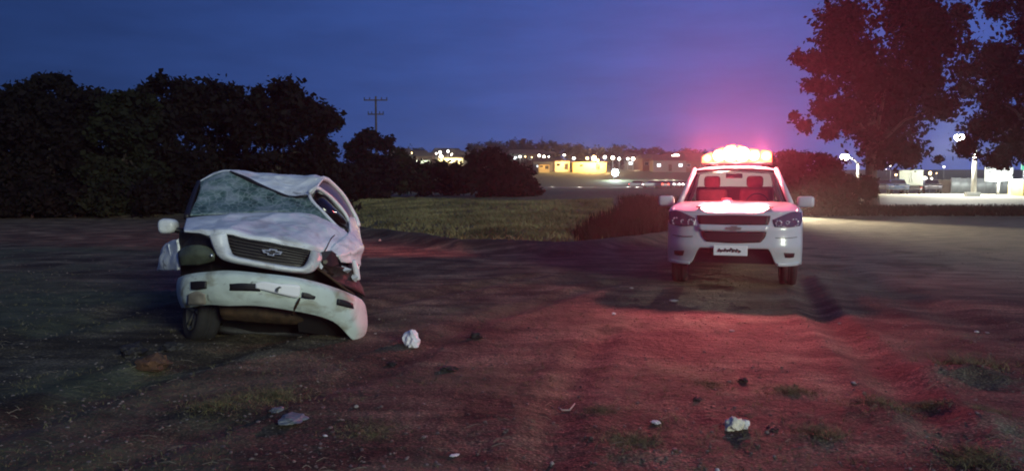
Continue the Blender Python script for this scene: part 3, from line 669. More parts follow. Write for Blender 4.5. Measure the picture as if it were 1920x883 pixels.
# bumper hanging askew
bp = wpatch('bumper', [
    [(334,521,.42),(352,514,.18),(392,509,.03),(425,507,-.02),(480,511,-.07),(560,521,-.07),(618,536,-.02),(656,550,.08),(676,560,.30),(681,566,.62)],
    [(331,532,.44),(346,524,.16),(390,520,-.02),(425,518,-.07),(480,522,-.12),(560,533,-.12),(618,547,-.07),(660,562,.04),(683,572,.30),(686,576,.64)],
    [(331,548,.44),(345,545,.16),(390,544,-.03),(425,544,-.08),(480,546,-.13),(560,557,-.13),(618,572,-.08),(664,590,.03),(687,596,.30),(688,596,.64)],
    [(334,562,.44),(347,564,.17),(392,562,.0),(425,562,-.06),(480,562,-.11),(560,574,-.11),(622,591,-.06),(668,615,.04),(687,616,.30),(688,614,.64)],
    [(340,577,.46),(352,577,.2),(392,572,.05),(425,574,-.02),(480,574,-.07),(560,585,-.07),(624,603,-.02),(660,636,.06),(678,642,.30),(682,632,.6)]],
    bumper_paint, 64, 30, .022, 5, 51, .03, off=1)
wpatch('fog_lamp_recess', [[(357,528,.06),(371,527,.0),(386,527,-.04)], [(358,543,.05),(371,543,.0),(386,541,-.045)]], black_plastic, 8, 5, parent=bp, solid=.012, off=1)
wpatch('scraped_patch', [[(352,552,.08),(368,546,.0),(384,552,-.045)], [(350,572,.13),(370,571,.02),(386,570,-.02)]], M('scraped_beige', (0.36, 0.32, 0.25), .8, var=.4, vscale=14), 10, 6, parent=bp, solid=.006, off=1)
wpatch('vent_slot', [[(430,532,-.095),(455,531,-.135),(486,533,-.15)], [(430,545,-.095),(455,545,-.135),(488,546,-.15)]], black_plastic, 8, 4, parent=bp, solid=.01, off=1)
wpatch('vent_slot', [[(634,560,-.085),(648,563,-.05),(662,569,-.01)], [(632,571,-.085),(648,575,-.05),(664,579,.0)]], black_plastic, 8, 4, parent=bp, solid=.01, off=1, label='dark vent slot')
wpatch('vent_slot', [[(567,548,-.155),(578,550,-.15),(592,556,-.14)], [(566,558,-.155),(578,560,-.15),(590,561,-.14)]], black_plastic, 8, 4, parent=bp, solid=.01, off=1, label='small torn hole')
pl = wpatch('number_plate', [[(479,531,-.16),(495,528,-.17),(522,532,-.175),(557,534,-.17),(563,539,-.165)], [(479,540,-.16),(500,545,-.17),(528,552,-.175),(556,558,-.17),(562,553,-.165)]], plate_white, 20, 6, parent=bp, solid=.006, off=1, label='bent white number plate')
wplate('plate_mark', [(516,545),(518,540),(524,537),(528,539),(523,541),(521,548)], -.20, plate_ink, .012, pl)
wtube('hanging_strip', [(548,590,.0),(553,577,-.09),(559,566,-.15),(563,558,-.16)], [.010,.014,.012,.006], rust)
# rusty crossmember under the bumper and dark guts behind
wpatch('crossmember', [[(412,574,.25),(470,575,.2),(530,582,.2),(575,588,.25)], [(414,586,.22),(470,590,.16),(530,594,.16),(574,598,.22)], [(418,598,.28),(470,602,.24),(530,606,.24),(572,606,.28)]], rust, 20, 8, .03, 8, 61)
wplate('radiator_panel', [(340,436),(392,445),(500,455),(600,480),(664,505),(680,558),(655,600),(560,590),(400,578),(338,560)], [.55,.4,.34,.4,.6,.75,.7,.5,.5,.6], dark_metal, .12)
wpatch('undertray', [[(392,600,.5),(480,604,.45),(580,610,.45),(655,622,.5)], [(395,600,2.2),(470,602,2.2),(560,606,2.2),(620,612,2.2)], [(410,584,4.0),(470,584,4.0),(540,586,4.0),(600,590,4.0)]], dark_metal, 14, 12)
wpatch('axle_beam', [[(400,612,.62),(480,618,.62),(560,622,.62),(630,628,.62)], [(400,622,.60),(480,630,.60),(560,634,.60),(630,640,.60)]], dark_metal, 12, 4, .04, 6, 5, .08)
wplate('underbody_shade_panel', [(416,596),(480,603),(560,606),(652,612),(654,626),(640,637),(560,640),(470,640),(420,634)], [.5,.46,.46,.5,.55,.6,.6,.6,.6], black_plastic, .02)  # black sheet put in as the shade under the car
wplate('underbody_shade_panel', [(556,584),(600,596),(640,608),(654,622),(650,632),(560,622)], [.16,.18,.22,.28,.3,.24], black_plastic, .012)  # smaller black sheet for the same shade behind the bumper
# windscreen, crushed roof, pillars
wpatch('windscreen', [
    [(353,404,1.10),(400,402,1.12),(440,400,1.14),(480,398,1.15),(545,398,1.15),(585,402,1.13),(606,411,1.08),(634,428,1.04)],
    [(368,376,1.36),(410,376,1.40),(450,377,1.40),(490,377,1.38),(545,385,1.30),(580,390,1.24),(602,400,1.15),(620,416,1.10)],
    [(375,354,1.56),(408,344,1.62),(440,342,1.64),(480,356,1.52),(530,373,1.42),(562,378,1.36),(590,386,1.26),(606,400,1.18)],
    [(374,342,1.72),(405,326,1.78),(432,322,1.80),(468,338,1.64),(520,361,1.50),(548,369,1.46),(578,367,1.40),(588,374,1.34)]], crazed_glass, 60, 34, .045, 6, 71, .012)
wtube('windscreen_header', [(432,322,1.79),(462,335,1.64),(485,347,1.58),(520,362,1.48),(546,370,1.43),(576,367,1.37)], [.012,.022,.022,.02,.016,.012], black_plastic)
wpatch('roof', [
    [(372,342,1.74),(404,326,1.80),(433,321,1.82),(482,345,1.60),(520,360,1.50),(547,368,1.46),(578,366,1.40),(592,352,1.42)],
    [(374,340,1.9),(404,324,1.95),(436,321,1.95),(484,334,1.80),(522,346,1.70),(552,354,1.66),(582,352,1.6),(598,344,1.62)],
    [(376,340,2.2),(405,325,2.2),(440,321,2.2),(486,326,2.1),(524,329,2.05),(556,331,2.0),(592,332,1.96),(609,335,1.92)],
    [(392,344,3.0),(415,330,3.0),(445,325,3.0),(490,329,3.0),(530,333,3.0),(560,335,3.0),(594,337,2.9),(614,342,2.7)],
    [(410,350,4.0),(430,338,4.0),(455,333,4.0),(495,335,4.0),(535,338,4.0),(565,340,4.0),(596,343,3.9),(615,350,3.7)]], wreck_paint, 90, 60, .05, 5, 81, .02)
wtube('roof_pillar', [(350,408,1.06),(356,388,1.28),(365,362,1.52),(373,342,1.74)], [.03,.028,.025], black_plastic)
wtube('roof_pillar', [(580,366,1.38),(586,378,1.3),(606,398,1.16),(634,427,1.02),(645,433,.98)], [.02,.016,.016,.018], wreck_paint)
wplate('side_window', [(584,376),(592,360),(606,366),(622,380),(640,398),(652,414),(653,430),(636,424),(606,402)], [1.34,1.46,1.58,1.7,1.8,1.84,1.5,1.12,1.18], dark_glass, .02, smooth=True)
wtube('window_frame', [(580,362,1.40),(592,352,1.45),(607,360,1.58),(625,375,1.72),(645,398,1.82),(655,418,1.80),(656,436,1.5)], [.022,.024,.022,.022,.022,.02], wreck_paint)
redm = M('dull_red_lit_trim', (0.30, 0.27, 0.28), 0.6, var=.4)
wpatch('rear_side_window', [[(594,350,1.52),(610,358,1.64),(628,373,1.78),(648,396,1.9),(657,410,1.95)], [(607,338,2.0),(622,347,2.2),(641,366,2.4),(656,390,2.5),(664,406,2.5)]], M('dusty_side_glass', (0.10, 0.07, 0.075), .35), 18, 8, .02, 6, 5)
wtube('roof_rail', [(590,340,1.75),(608,335,1.95),(624,346,2.2),(644,367,2.4),(658,391,2.5),(668,410,2.5),(672,424,2.45)], [.03,.03,.026,.026,.028,.03], wreck_paint)
wpatch('door', [[(656,408,1.9),(664,408,2.3),(671,420,2.5),(675,430,2.9)], [(657,432,1.5),(666,432,1.9),(674,438,2.3),(676,446,2.8)], [(660,448,1.2),(672,455,1.6),(680,464,2.1),(680,470,2.6)], [(664,480,1.15),(668,490,1.6),(672,500,2.1),(672,505,2.6)], [(656,540,1.12),(662,545,1.6),(664,548,2.1),(664,550,2.7)]], wreck_paint, 40, 50, .05, 6, 91, label='caved-in door on the side lit pink', off=1)
wtube('door_gap', [(648,428,1.0),(658,440,1.02),(668,452,1.06),(680,464,1.1)], .007, black_plastic)
wtube('lamp_shard', [(663,488,.42),(667,504,.44),(671,524,.46)], [.018,.034,.026], M('white_lamp_plastic', (.86, .85, .85), .3))
# dark cabin interior and left flank (mostly out of sight from the front)
wplate('dashboard', [(356,404),(480,400),(600,410),(640,432),(640,450),(360,440)], [1.2,1.25,1.25,1.15,1.15,1.2], black_plastic, .3)
def wq(v, u, z): # car frame: v back, u across from the left flank, z up
    return (-2.915 - .233*v + .972*u, 6.5 + .972*v + .233*u, z)
def body(name, rows, mat, d=.03, seed=3, label=None):
    V, Fc = loft([[wq(*p) for p in r] for r in rows], 30, 12); V = dent(V, d, 4, seed)
    return mk(name, V, Fc, mat, wreck, world=True, solid=.02, label=label)
body('body_side', [[(.95,.0,1.12),(2,.02,1.12),(3,.04,1.1),(4.2,.1,1.08)], [(.95,-.0,.9),(2,-.02,.88),(3,-.0,.86),(4.2,.08,.86)], [(1.0,.03,.42),(2,.02,.40),(3,.03,.40),(4.2,.1,.42)]], wreck_paint, label='side away from the flashing light')
body('side_glass', [[(1.15,.02,1.13),(2,.03,1.13),(3,.05,1.11),(4.1,.12,1.1)], [(1.5,-.05,1.34),(2,-.03,1.36),(3,.04,1.34),(4.0,.15,1.28)], [(1.78,-.10,1.50),(2.1,-.08,1.52),(3,.0,1.48),(3.9,.12,1.44)]], dark_glass, .01)
body('tailgate', [[(3.9,.12,1.46),(4.0,.7,1.46),(4.0,1.22,1.40)], [(4.2,.1,1.08),(4.3,.8,1.05),(4.25,1.58,.95)], [(4.2,.1,.45),(4.3,.8,.36),(4.25,1.55,.28)]], wreck_paint, seed=8)
body('body_side', [[(2.55,1.63,.98),(3.1,1.62,.98),(3.7,1.61,.97),(4.25,1.58,.95)], [(2.55,1.66,.7),(3.1,1.66,.7),(3.7,1.65,.7),(4.27,1.6,.7)], [(2.55,1.60,.26),(3.1,1.60,.28),(3.7,1.60,.28),(4.25,1.55,.28)]], wreck_paint, .02, 14, label='rear flank on the side lit pink')
body('side_glass', [[(2.6,1.58,1.0),(3.1,1.59,1.0),(3.7,1.58,.98),(4.2,1.54,.97)], [(2.6,1.42,1.24),(3.1,1.42,1.24),(3.6,1.42,1.22),(4.05,1.38,1.2)], [(2.7,1.26,1.44),(3.1,1.25,1.43),(3.6,1.24,1.41),(3.95,1.22,1.39)]], dark_glass, .01, 17)
# door mirror
mr = MB()
c = np.array(WP(316, 424, 1.0)); rx, rz = 17/F*7.35, 14.5/F*7.35
V, Fc = [], []
for i in range(9):
    a = PI*i/8
    for k in range(16):
        b = 2*PI*k/16; sx, sz = math.sin(a)*math.cos(b), math.sin(a)*math.sin(b)
        V.append((c[0]+rx*math.copysign(abs(sx)**.7, sx), c[1]-.075*math.copysign(abs(math.cos(a))**.6, math.cos(a)) + .10*sx*rx, c[2]+rz*math.copysign(abs(sz)**.65, sz)*(1-.12*sx)))
for i in range(8):
    for k in range(16): Fc.append((i*16+k, i*16+(k+1) % 16, (i+1)*16+(k+1) % 16, (i+1)*16+k))
mir = mk('door_mirror', V, Fc, wreck_paint, wreck, world=True)
wtube('mirror_arm', [(326,430,.98),(340,433,1.0),(354,428,1.05)], .028, black_plastic, mir)
# wheels
def wheel(parent, loc, rad, wid, steer=0, tilt=0, tmat=rubber, rmat=dusty_rim, label=None):
    w = bpy.data.objects.new('wheel', None); COL.objects.link(w); w.parent = parent; w.location = loc; w.rotation_euler = (0, tilt, steer)
    w.empty_display_size = .1
    if label: w['label'] = label
    h = wid/2
    MB().lathe([(rad*.62,-h*.8),(rad*.80,-h),(rad*.95,-h*.92),(rad,-h*.6),(rad*1.005,-h*.2),(rad*.985,-h*.16),(rad*.985,-h*.1),(rad*1.005,-h*.06),(rad*1.005,h*.06),(rad*.985,h*.1),(rad*.985,h*.16),(rad*1.005,h*.2),(rad,h*.6),(rad*.95,h*.92),(rad*.80,h),(rad*.62,h*.8)], 36, axis='x').build('tyre', tmat, w)
    rb = MB().lathe([(rad*.64,-h*.82),(rad*.66,-h*.9),(rad*.58,-h*.86),(rad*.54,-h*.3),(rad*.2,-h*.5),(.001,-h*.5)], 30, axis='x')
    rb.lathe([(rad*.64,h*.82),(rad*.66,h*.9),(rad*.58,h*.86),(rad*.54,h*.3),(rad*.2,h*.5),(.001,h*.5)], 30, axis='x')
    for s in (-1, 1):
        for k in range(6):
            a = 2*PI*k/6; rb.tube([(s*h*.5, rad*.12*math.cos(a), rad*.12*math.sin(a)), (s*h*.72, rad*.58*math.cos(a), rad*.58*math.sin(a))], rad*.075, 6)
    rb.build('rim', rmat, w)
    return w
def wloc(p): return tuple(np.array(p) - np.array(wreck.location))
p = WP(380, 610, .62); wheel(wreck, wloc((p[0], p[1], .27)), .30, .22, R(38), R(10), label='front wheel turned outwards under the hanging bumper')
p = wq(3.1, .14, .30); wheel(wreck, wloc(p), .31, .21, R(13))
p = wq(3.1, 1.40, .30); wheel(wreck, wloc(p), .31, .21, R(13))

# ------------------------------------------------------------------ the pickup with the flashing lightbar
PYAW = -math.atan2(0.298, 1)
pick = empty('pickup_truck', (3.13, 10.5, 0), 'white double-cab pickup with its red roof lightbar flashing', 'pickup truck', rz=PYAW)
def fy(x, z):
    a = min(1, abs(x)/.94)
    return .015 + .10*a**2 + .24*a**6 + max(0, z-.88)*.45 + max(0, .55-z)*.22 - .03*math.exp(-((z-.62)/.1)**2)
def pf(x, z, off=0): return (x, fy(x, z)-off, z)
def ppatch(name, rows, mat, parent=None, nu=20, nv=8, solid=.012, off=.006, label=None):
    """conformal piece on the front: rows of (x, z)"""
    V, Fc = loft([[(p[0], 0, p[1]) for p in r] for r in rows], nu, nv)
    V = [pf(v[0], v[2], off) for v in V]
    return mk(name, V, Fc, mat, parent or pick, solid=solid, off=-1, label=label)
xs = np.linspace(-.94, .94, 65)
def zbot(x):
    a = abs(x); return .36 + (.60-.36)*(1-float(sst(.46, .60, a)))
def ztop(x): return 1.07 + .05*(abs(x)/.94)**2
V = []; nz = 26
for i in range(nz):
    for x in xs:
        z = zbot(x) + (ztop(x)-zbot(x))*i/(nz-1); V.append(pf(x, z))
Fc = [(i*65+j, i*65+j+1, (i+1)*65+j+1, (i+1)*65+j) for i in range(nz-1) for j in range(64)]
fas = mk('front_bumper', V, Fc, white_paint, pick, solid=.03, off=-1)
# bonnet
V = []; nb = 26; xb = np.linspace(-1, 1, 49)
for i in range(nb):
    t = i/(nb-1)
    for s_ in xb:
        x = s_*(.93 - .12*t**1.3); z0 = ztop(s_*.94); y0 = fy(s_*.94, z0)
        y = y0 + (1.22-y0)*t; z = z0 + (1.235-z0)*t**.62 + .022*math.exp(-((abs(s_)-.55)/.10)**2)*math.sin(PI*min(1, t*1.3+.1))*(t < .77) + .012*(1-s_*s_)*math.sin(PI*t)
        if i == 0: y -= .004; z += .002
        V.append((x, y, z))
Fc = [(i*49+j, i*49+j+1, (i+1)*49+j+1, (i+1)*49+j) for i in range(nb-1) for j in range(48)]
mk('bonnet', V, Fc, white_paint, pick, solid=.02, off=-1)
for s in (-1, 1):
    MB().box((s*.47, .30, 1.175), (.10, .10, .018), s*.5).build('washer_jet', black_plastic, pick, bevel=.006)
# grilles with bars
ug = ppatch('upper_grille', [[(-.51, 1.055), (0, 1.062), (.49, 1.055)], [(-.50, .99), (0, .99), (.48, .99)], [(-.48, .935), (0, .93), (.46, .935)]], grille_dark, nv=6)
lg = ppatch('lower_grille', [[(-.45, .835), (0, .83), (.44, .835)], [(-.43, .76), (0, .755), (.42, .76)], [(-.37, .69), (0, .675), (.36, .69)]], grille_dark, nv=6)
for k in range(3):
    z = 1.03-.034*k; MB().tube([pf(x, z, .012) for x in np.linspace(-.485, .465, 15)], .006, 6).build('grille_bar', grille_dark, ug)
for k in range(4):
    z = .81-.033*k; w = .43-.016*k; MB().tube([pf(x, z, .012) for x in np.linspace(-w, w, 15)], .006, 6).build('grille_bar', grille_dark, lg)
ppatch('centre_bar', [[(-.50, .925), (0, .922), (.48, .925)], [(-.47, .845), (0, .842), (.45, .845)]], white_paint, nv=4, solid=.02, off=.022)
ol = [(-.105,.9),(-.045,.9),(-.035,.918),(.045,.918),(.05,.9),(.11,.9),(.09,.866),(.035,.866),(.03,.85),(-.05,.85),(-.055,.866),(-.115,.866)]
def pplate(name, ol, off, th, mat, parent=None, bevel=.003):
    n = len(ol); A = [(x, fy(0, .88)-off, z) for x, z in ol]; B = [(x, y+th, z) for x, y, z in A]
    bm = bmesh.new(); vs = [bm.verts.new(q) for q in A+B]
    bm.faces.new(vs[:n]); bm.faces.new(vs[n:][::-1])
    for i in range(n): bm.faces.new((vs[i], vs[n+i], vs[n+(i+1) % n], vs[(i+1) % n]))
    bmesh.ops.recalc_face_normals(bm, faces=bm.faces); bmesh.ops.triangulate(bm, faces=[f for f in bm.faces if len(f.verts) > 4]); bm.verts.index_update()
    V = [tuple(q.co) for q in bm.verts]; F2 = [[q.index for q in f.verts] for f in bm.faces]; bm.free()
    return mk(name, V, F2, mat, parent or pick, smooth=False)
pplate('emblem', ol, .05, .02, M('gold_grey_badge', (.42, .36, .30), .35, .7))
# headlamps: swept housings with reflectors
for s in (-1, 1):
    h = ppatch('headlamp', [[(s*.925, 1.105), (s*.80, 1.115), (s*.68, 1.075), (s*.52, 1.005)], [(s*.93, 1.0), (s*.80, 1.0), (s*.68, .98), (s*.53, .965)], [(s*.90, .915), (s*.80, .905), (s*.68, .90), (s*.55, .91)]],
               M('headlamp_housing', (.10, .09, .13), .15, .3), nu=18, nv=12, off=.012)
    for (x, z, r) in ((.60, .955, .040), (.72, .965, .022), (.82, .965, .05)):
        y = fy(s*x, z)-.018; m = MB()
        for k in range(7):
            a0 = 2*PI*k/7
            m.tube([(s*x+r*math.cos(a0+u)*.95, y-.004, z+r*math.sin(a0+u)) for u in np.linspace(0, .62, 4)], .010, 6)
        m.build('reflector', M('bright_reflector', (.9, .9, .92), .2, .6), h)
    ppatch('crease', [[(s*.86, .765), (s*.72, .755), (s*.56, .76)], [(s*.86, .757), (s*.72, .747), (s*.56, .752)]], dark_metal, nv=3, off=.004)
    ppatch('fog_lamp', [[(s*.83, .535), (s*.76, .54), (s*.68, .545)], [(s*.82, .475), (s*.76, .47), (s*.70, .475)]], black_plastic, nv=4, off=.006)
    ppatch('lower_lip', [[(s*.90, .40), (s*.76, .39), (s*.60, .39)], [(s*.89, .355), (s*.76, .35), (s*.60, .35)]], white_paint, nv=4, off=.02, solid=.02)
MB().box((0, .22, .50), (1.2, .04, .26)).build('lower_intake', grille_dark, pick, smooth=False)
np_ = MB().box((-.04, -.045, .572), (.46, .014, .145)).build('number_plate', plate_white, pick, bevel=.02, smooth=False)
m = MB()
for k, (x, z, w, h) in enumerate(((-.19,.575,.035,.05),(-.15,.565,.05,.03),(-.11,.58,.03,.05),(-.07,.57,.04,.03),(-.03,.585,.05,.055),(.01,.57,.05,.04),(.05,.575,.035,.05),(.085,.56,.03,.03))):
    m.tube([(x-w/2, -.054, z-h*.4), (x, -.054, z+h*.3), (x+w/2, -.054, z-h*.1)], .014, 6)
m.build('plate_mark', plate_ink, np_)
# body sides with wheel arches
def arch(y, c, r): return math.sqrt(max(0, r*r-(y-c)**2))
def side(s):
    ys = np.linspace(.36, 5.15, 120); V = []; nr = 12
    for i in range(nr):
        t = i/(nr-1)
        for y in ys:
            zb = .42
            for c in (.95, 4.0): zb = max(zb, .36+arch(y, c, .46) if abs(y-c) < .46 else 0)
            if y < 1.22: xt = .925-.115*((y-.36)/.86); zt = 1.12 + .11*((y-.36)/.86)**.62
            else: xt = .88; zt = 1.12
            z = zb+(zt-zb)*t; x = .92+.02*math.sin(PI*t) - (max(0, t-.7)/.3)**2*(.94-xt)
            if y < .8: x -= .03*((.8-y)/.44)**2
            V.append((s*x, y, z))
    Fc = [(i*120+j, i*120+j+1, (i+1)*120+j+1, (i+1)*120+j) for i in range(nr-1) for j in range(119)]
    return mk('body_side', V, Fc, white_paint, pick, solid=.02, off=-1 if s > 0 else 1)
for s in (-1, 1): side(s)
# cabin
V, Fc = loft([[(-.64, 1.93, 1.735), (-.4, 1.90, 1.765), (0, 1.88, 1.775), (.4, 1.90, 1.765), (.64, 1.93, 1.735)], [(-.66, 2.3, 1.76), (-.4, 2.3, 1.805), (0, 2.3, 1.815), (.4, 2.3, 1.805), (.66, 2.3, 1.76)], [(-.64, 3.25, 1.72), (-.4, 3.28, 1.76), (0, 3.3, 1.77), (.4, 3.28, 1.76), (.64, 3.25, 1.72)]], 24, 16)
mk('roof', V, Fc, white_paint, pick, solid=.03, off=-1)
V, Fc = loft([[(-.80, 1.26, 1.235), (-.4, 1.17, 1.245), (0, 1.14, 1.25), (.4, 1.17, 1.245), (.80, 1.26, 1.235)], [(-.715, 1.60, 1.49), (-.36, 1.53, 1.505), (0, 1.51, 1.51), (.36, 1.53, 1.505), (.715, 1.60, 1.49)], [(-.62, 1.93, 1.725), (-.3, 1.89, 1.745), (0, 1.88, 1.75), (.3, 1.89, 1.745), (.62, 1.93, 1.725)]], 24, 12)
mk('windscreen', V, Fc, glass('clear_windscreen', (.80, .78, .78), .06), pick)
MB().tube([(-.62, 1.925, 1.722), (-.3, 1.885, 1.742), (0, 1.875, 1.747), (.3, 1.885, 1.742), (.62, 1.925, 1.722)], .02, 8).build('windscreen_header', black_plastic, pick)
for s in (-1, 1):
    MB().tube([(s*.83, 1.20, 1.21), (s*.735, 1.58, 1.49), (s*.645, 1.94, 1.735)], [.045, .04, .042], 10).build('roof_pillar', white_paint, pick)
    MB().tube([(s*.645, 1.94, 1.735), (s*.67, 2.4, 1.765), (s*.65, 3.25, 1.715)], .035, 10).build('roof_rail', white_paint, pick)
    MB().tube([(s*.65, 3.25, 1.715), (s*.75, 3.36, 1.4), (s*.87, 3.42, 1.10)], [.045, .055, .06], 10).build('roof_pillar', white_paint, pick)
    MB().tube([(s*.67, 2.4, 1.76), (s*.78, 2.4, 1.4), (s*.885, 2.4, 1.10)], .035, 8).build('door_pillar', black_plastic, pick)
    V, Fc = loft([[(s*.86, 1.3, 1.14), (s*.87, 2.4, 1.12), (s*.86, 3.38, 1.12)], [(s*.72, 1.66, 1.50), (s*.76, 2.4, 1.46), (s*.73, 3.34, 1.44)], [(s*.65, 1.96, 1.71), (s*.67, 2.4, 1.74), (s*.65, 3.24, 1.70)]], 14, 8)
    mk('side_glass', V, Fc, glass('tinted_side_glass', (.25, .2, .22), .06), pick)
# rear window: pane made milky so it glows with the headlights of the vehicle behind
milky_pane = bpy.data.materials.new('milky_rear_glass'); milky_pane.use_nodes = True; t = milky_pane.node_tree; t.nodes.clear()
o_ = t.nodes.new('ShaderNodeOutputMaterial'); mx = t.nodes.new('ShaderNodeMixShader'); mx.inputs[0].default_value = .75
a_ = t.nodes.new('ShaderNodeBsdfTransparent'); b_ = t.nodes.new('ShaderNodeBsdfTranslucent'); b_.inputs[0].default_value = (.9, .86, .86, 1)
t.links.new(a_.outputs[0], mx.inputs[1]); t.links.new(b_.outputs[0], mx.inputs[2]); t.links.new(mx.outputs[0], o_.inputs[0])
V, Fc = loft([[(-.70, 3.40, 1.14), (0, 3.44, 1.14), (.70, 3.40, 1.14)], [(-.67, 3.33, 1.4), (0, 3.37, 1.4), (.67, 3.33, 1.4)], [(-.62, 3.26, 1.70), (0, 3.30, 1.73), (.62, 3.26, 1.70)]], 14, 8)
mk('rear_window', V, Fc, milky_pane, pick)
MB().box((0, 3.42, .80), (1.74, .04, .66)).build('cab_back', white_paint, pick, smooth=False)
V, Fc = loft([[(-.80, 1.28, 1.2), (0, 1.18, 1.22), (.80, 1.28, 1.2)], [(-.78, 1.6, 1.22), (0, 1.6, 1.24), (.78, 1.6, 1.22)], [(-.76, 1.75, 1.0), (0, 1.75, 1.0), (.76, 1.75, 1.0)]], 14, 10)
mk('dashboard', V, Fc, black_plastic, pick)
st = MB().lathe([(.17, 0), (.185, .012), (.19, 0), (.185, -.012), (.17, 0)], 24, (.36, 1.85, 1.18), 'y').build('steering_wheel', black_plastic, pick)
for x in (-.37, .33):
    seat = MB().box((x, 2.35, 1.10), (.50, .16, .66)).build('front_seat', glow_red_fabric, pick, bevel=.06)
    MB().box((x, 2.35, 1.55), (.27, .10, .20)).build('headrest', glow_red_fabric, seat, bevel=.05)
MB().box((0, 3.15, 1.16), (1.35, .16, .62)).build('rear_seat', glow_red_fabric, pick, bevel=.05)
MB().box((-.01, 1.80, 1.645), (.26, .03, .075)).build('rear_view_mirror', black_plastic, pick, bevel=.012)
# load bed, tailgate, floor
MB().box((0, 5.15, .82), (1.76, .05, .6)).build('tailgate', white_paint, pick, bevel=.01, smooth=False)
MB().box((0, 2.9, .50), (1.5, 4.4, .14)).build('chassis', dark_metal, pick, smooth=False)
MB().box((0, 4.3, .62), (1.7, 1.66, .04)).build('bed_floor', dark_metal, pick, smooth=False)
for s in (-1, 1):
    mi = MB().box((s*1.06, 1.42, 1.235), (.25, .12, .17)).build('door_mirror', white_paint, pick, bevel=.04)
    MB().box((s*1.06, 1.485, 1.235), (.21, .006, .13)).build('mirror_glass', chrome, mi)
    MB().tube([(s*.86, 1.46, 1.17), (s*.96, 1.44, 1.18)], .025, 8).build('mirror_arm', black_plastic, mi)
for c in (.95, 4.0):
    for s in (-1, 1): wheel(pick, (s*.79, c, .36), .37, .24, rmat=steel)
for c in (.95, 4.0):
    MB().tube([(-.7, c, .36), (.7, c, .36)], .06, 8).build('axle', dark_metal, pick)
# the lightbar: dark base, row of lit lens modules
bar = bpy.data.objects.new('lightbar', None); COL.objects.link(bar); bar.parent = pick; bar.location = (.02, 2.28, 1.83)
BAR = bar
MB().box((0, 0, .025), (1.16, .26, .03)).build('bar_base', black_plastic, bar, bevel=.01)
for s in (-1, 1): MB().box((s*.45, 0, -.005), (.08, .2, .05)).build('bar_foot', black_plastic, bar, bevel=.005)
hot = emis('hot_red_lamp', (1, .36, .20), 26); amber = emis('amber_lamp', (1, .45, .16), 9)
def lens_cover(name, col, glow):
    m = bpy.data.materials.new(name); m.use_nodes = True; t = m.node_tree; t.nodes.clear()
    o = t.nodes.new('ShaderNodeOutputMaterial'); ad = t.nodes.new('ShaderNodeAddShader')
    a = t.nodes.new('ShaderNodeBsdfTransparent'); a.inputs[0].default_value = (*col, 1)
    e_ = t.nodes.new('ShaderNodeEmission'); e_.inputs[0].default_value = (1, .24, .11, 1); e_.inputs[1].default_value = glow
    t.links.new(a.outputs[0], ad.inputs[0]); t.links.new(e_.outputs[0], ad.inputs[1]); t.links.new(ad.outputs[0], o.inputs[0]); return m
cover = lens_cover('glowing_red_lens', (.95, .6, .5), 2.5)
for k in range(6):
    x = -.475+.19*k
    prof = ((.12, .19), (.21, .27), (.29, .31), (.30, .25), (.235, .22), (.215, .19))[k]
    m = MB(); n = 9; V = []                                            # a domed lens, its crown following the row
    for i in range(n):
        u = i/(n-1); h = prof[0]+(prof[1]-prof[0])*u*u*(3-2*u); xx = x-.090+.180*u
        e1 = min(1, min(u, 1-u)/.14)**.5; h *= .86+.14*e1
        for j in range(9):
            a = PI*j/8; V.append((xx, -.115*math.cos(a)*(.9+.1*e1), .045 + h*max(0, math.sin(a))**.6))
    Fc = [(i*9+j, (i+1)*9+j, (i+1)*9+j+1, i*9+j+1) for i in range(n-1) for j in range(8)] + [tuple(range(9)), tuple((n-1)*9+j for j in range(8, -1, -1))] + [(i*9, i*9+8, (i+1)*9+8, (i+1)*9) for i in range(n-1)]
    c_ = mk('lens', V, Fc, cover, bar, label=('brightest flashing lens' if k == 2 else None))
    hm_ = (prof[0]+prof[1])/2; hr = (.065, .10, .135, .125, .085, .08)[k]
    MB().lathe([(.001, -hr), (hr*.5, -hr*.87), (hr*.87, -hr*.5), (hr, 0), (hr*.87, hr*.5), (hr*.5, hr*.87), (.001, hr)], 14, (x, 0, .05+min(hm_*.48, hr+.03))).build('lamp', amber if k in (0, 5) else hot, c_)
def light(name, typ, loc, energy, col, parent=None, size=.1, target=None, cone=None, blend=.5):
    d = bpy.data.lights.new(name, typ); d.energy = energy; d.color = col
    if typ != 'AREA': d.shadow_soft_size = size
    else: d.size = size
    o = bpy.data.objects.new(name, d); COL.objects.link(o); o.parent = parent; o.location = loc
    if target is not None: o.rotation_euler = (Vector(loc)-Vector(target)).to_track_quat('Z', 'Y').to_euler()
    if cone: d.spot_size = cone; d.spot_blend = blend
    return o
# the bar's own light (a broad red wash, plus level beams added to make the haze glow)
def to_bar(px, py):                                                     # a point of the yard in the bar's own frame
    gx, gy = G(px, py); dx, dy = gx-3.13, gy-10.5; c, q = math.cos(-PYAW), math.sin(-PYAW)
    return (dx*c-dy*q-.02, dx*q+dy*c-2.28, -1.83)
for x in (-.4, 0, .4):
    light('lightbar_lamp', 'POINT', (x, -.16, .17), 160, (1, .17, .18), bar, .06)
light('lightbar_beam', 'SPOT', (-.3, -.17, .2), 1500, (1, .16, .18), bar, .06, to_bar(1190, 640), R(50), 1.0)
light('lightbar_beam', 'SPOT', (.3, -.17, .2), 800, (1, .16, .18), bar, .06, to_bar(1520, 650), R(46), 1.0)
light('lightbar_beam', 'SPOT', (-.5, -.1, .2), 8500, (1, .18, .2), bar, .06, to_bar(260, 440), R(34), 1.0)
for x in (-.45, -.05, .4):
    light('lightbar_beam', 'SPOT', (x, -.17, .2), 12500, (1, .09, .15), bar, .08, (x, -10, .35), R(14.5), .9)
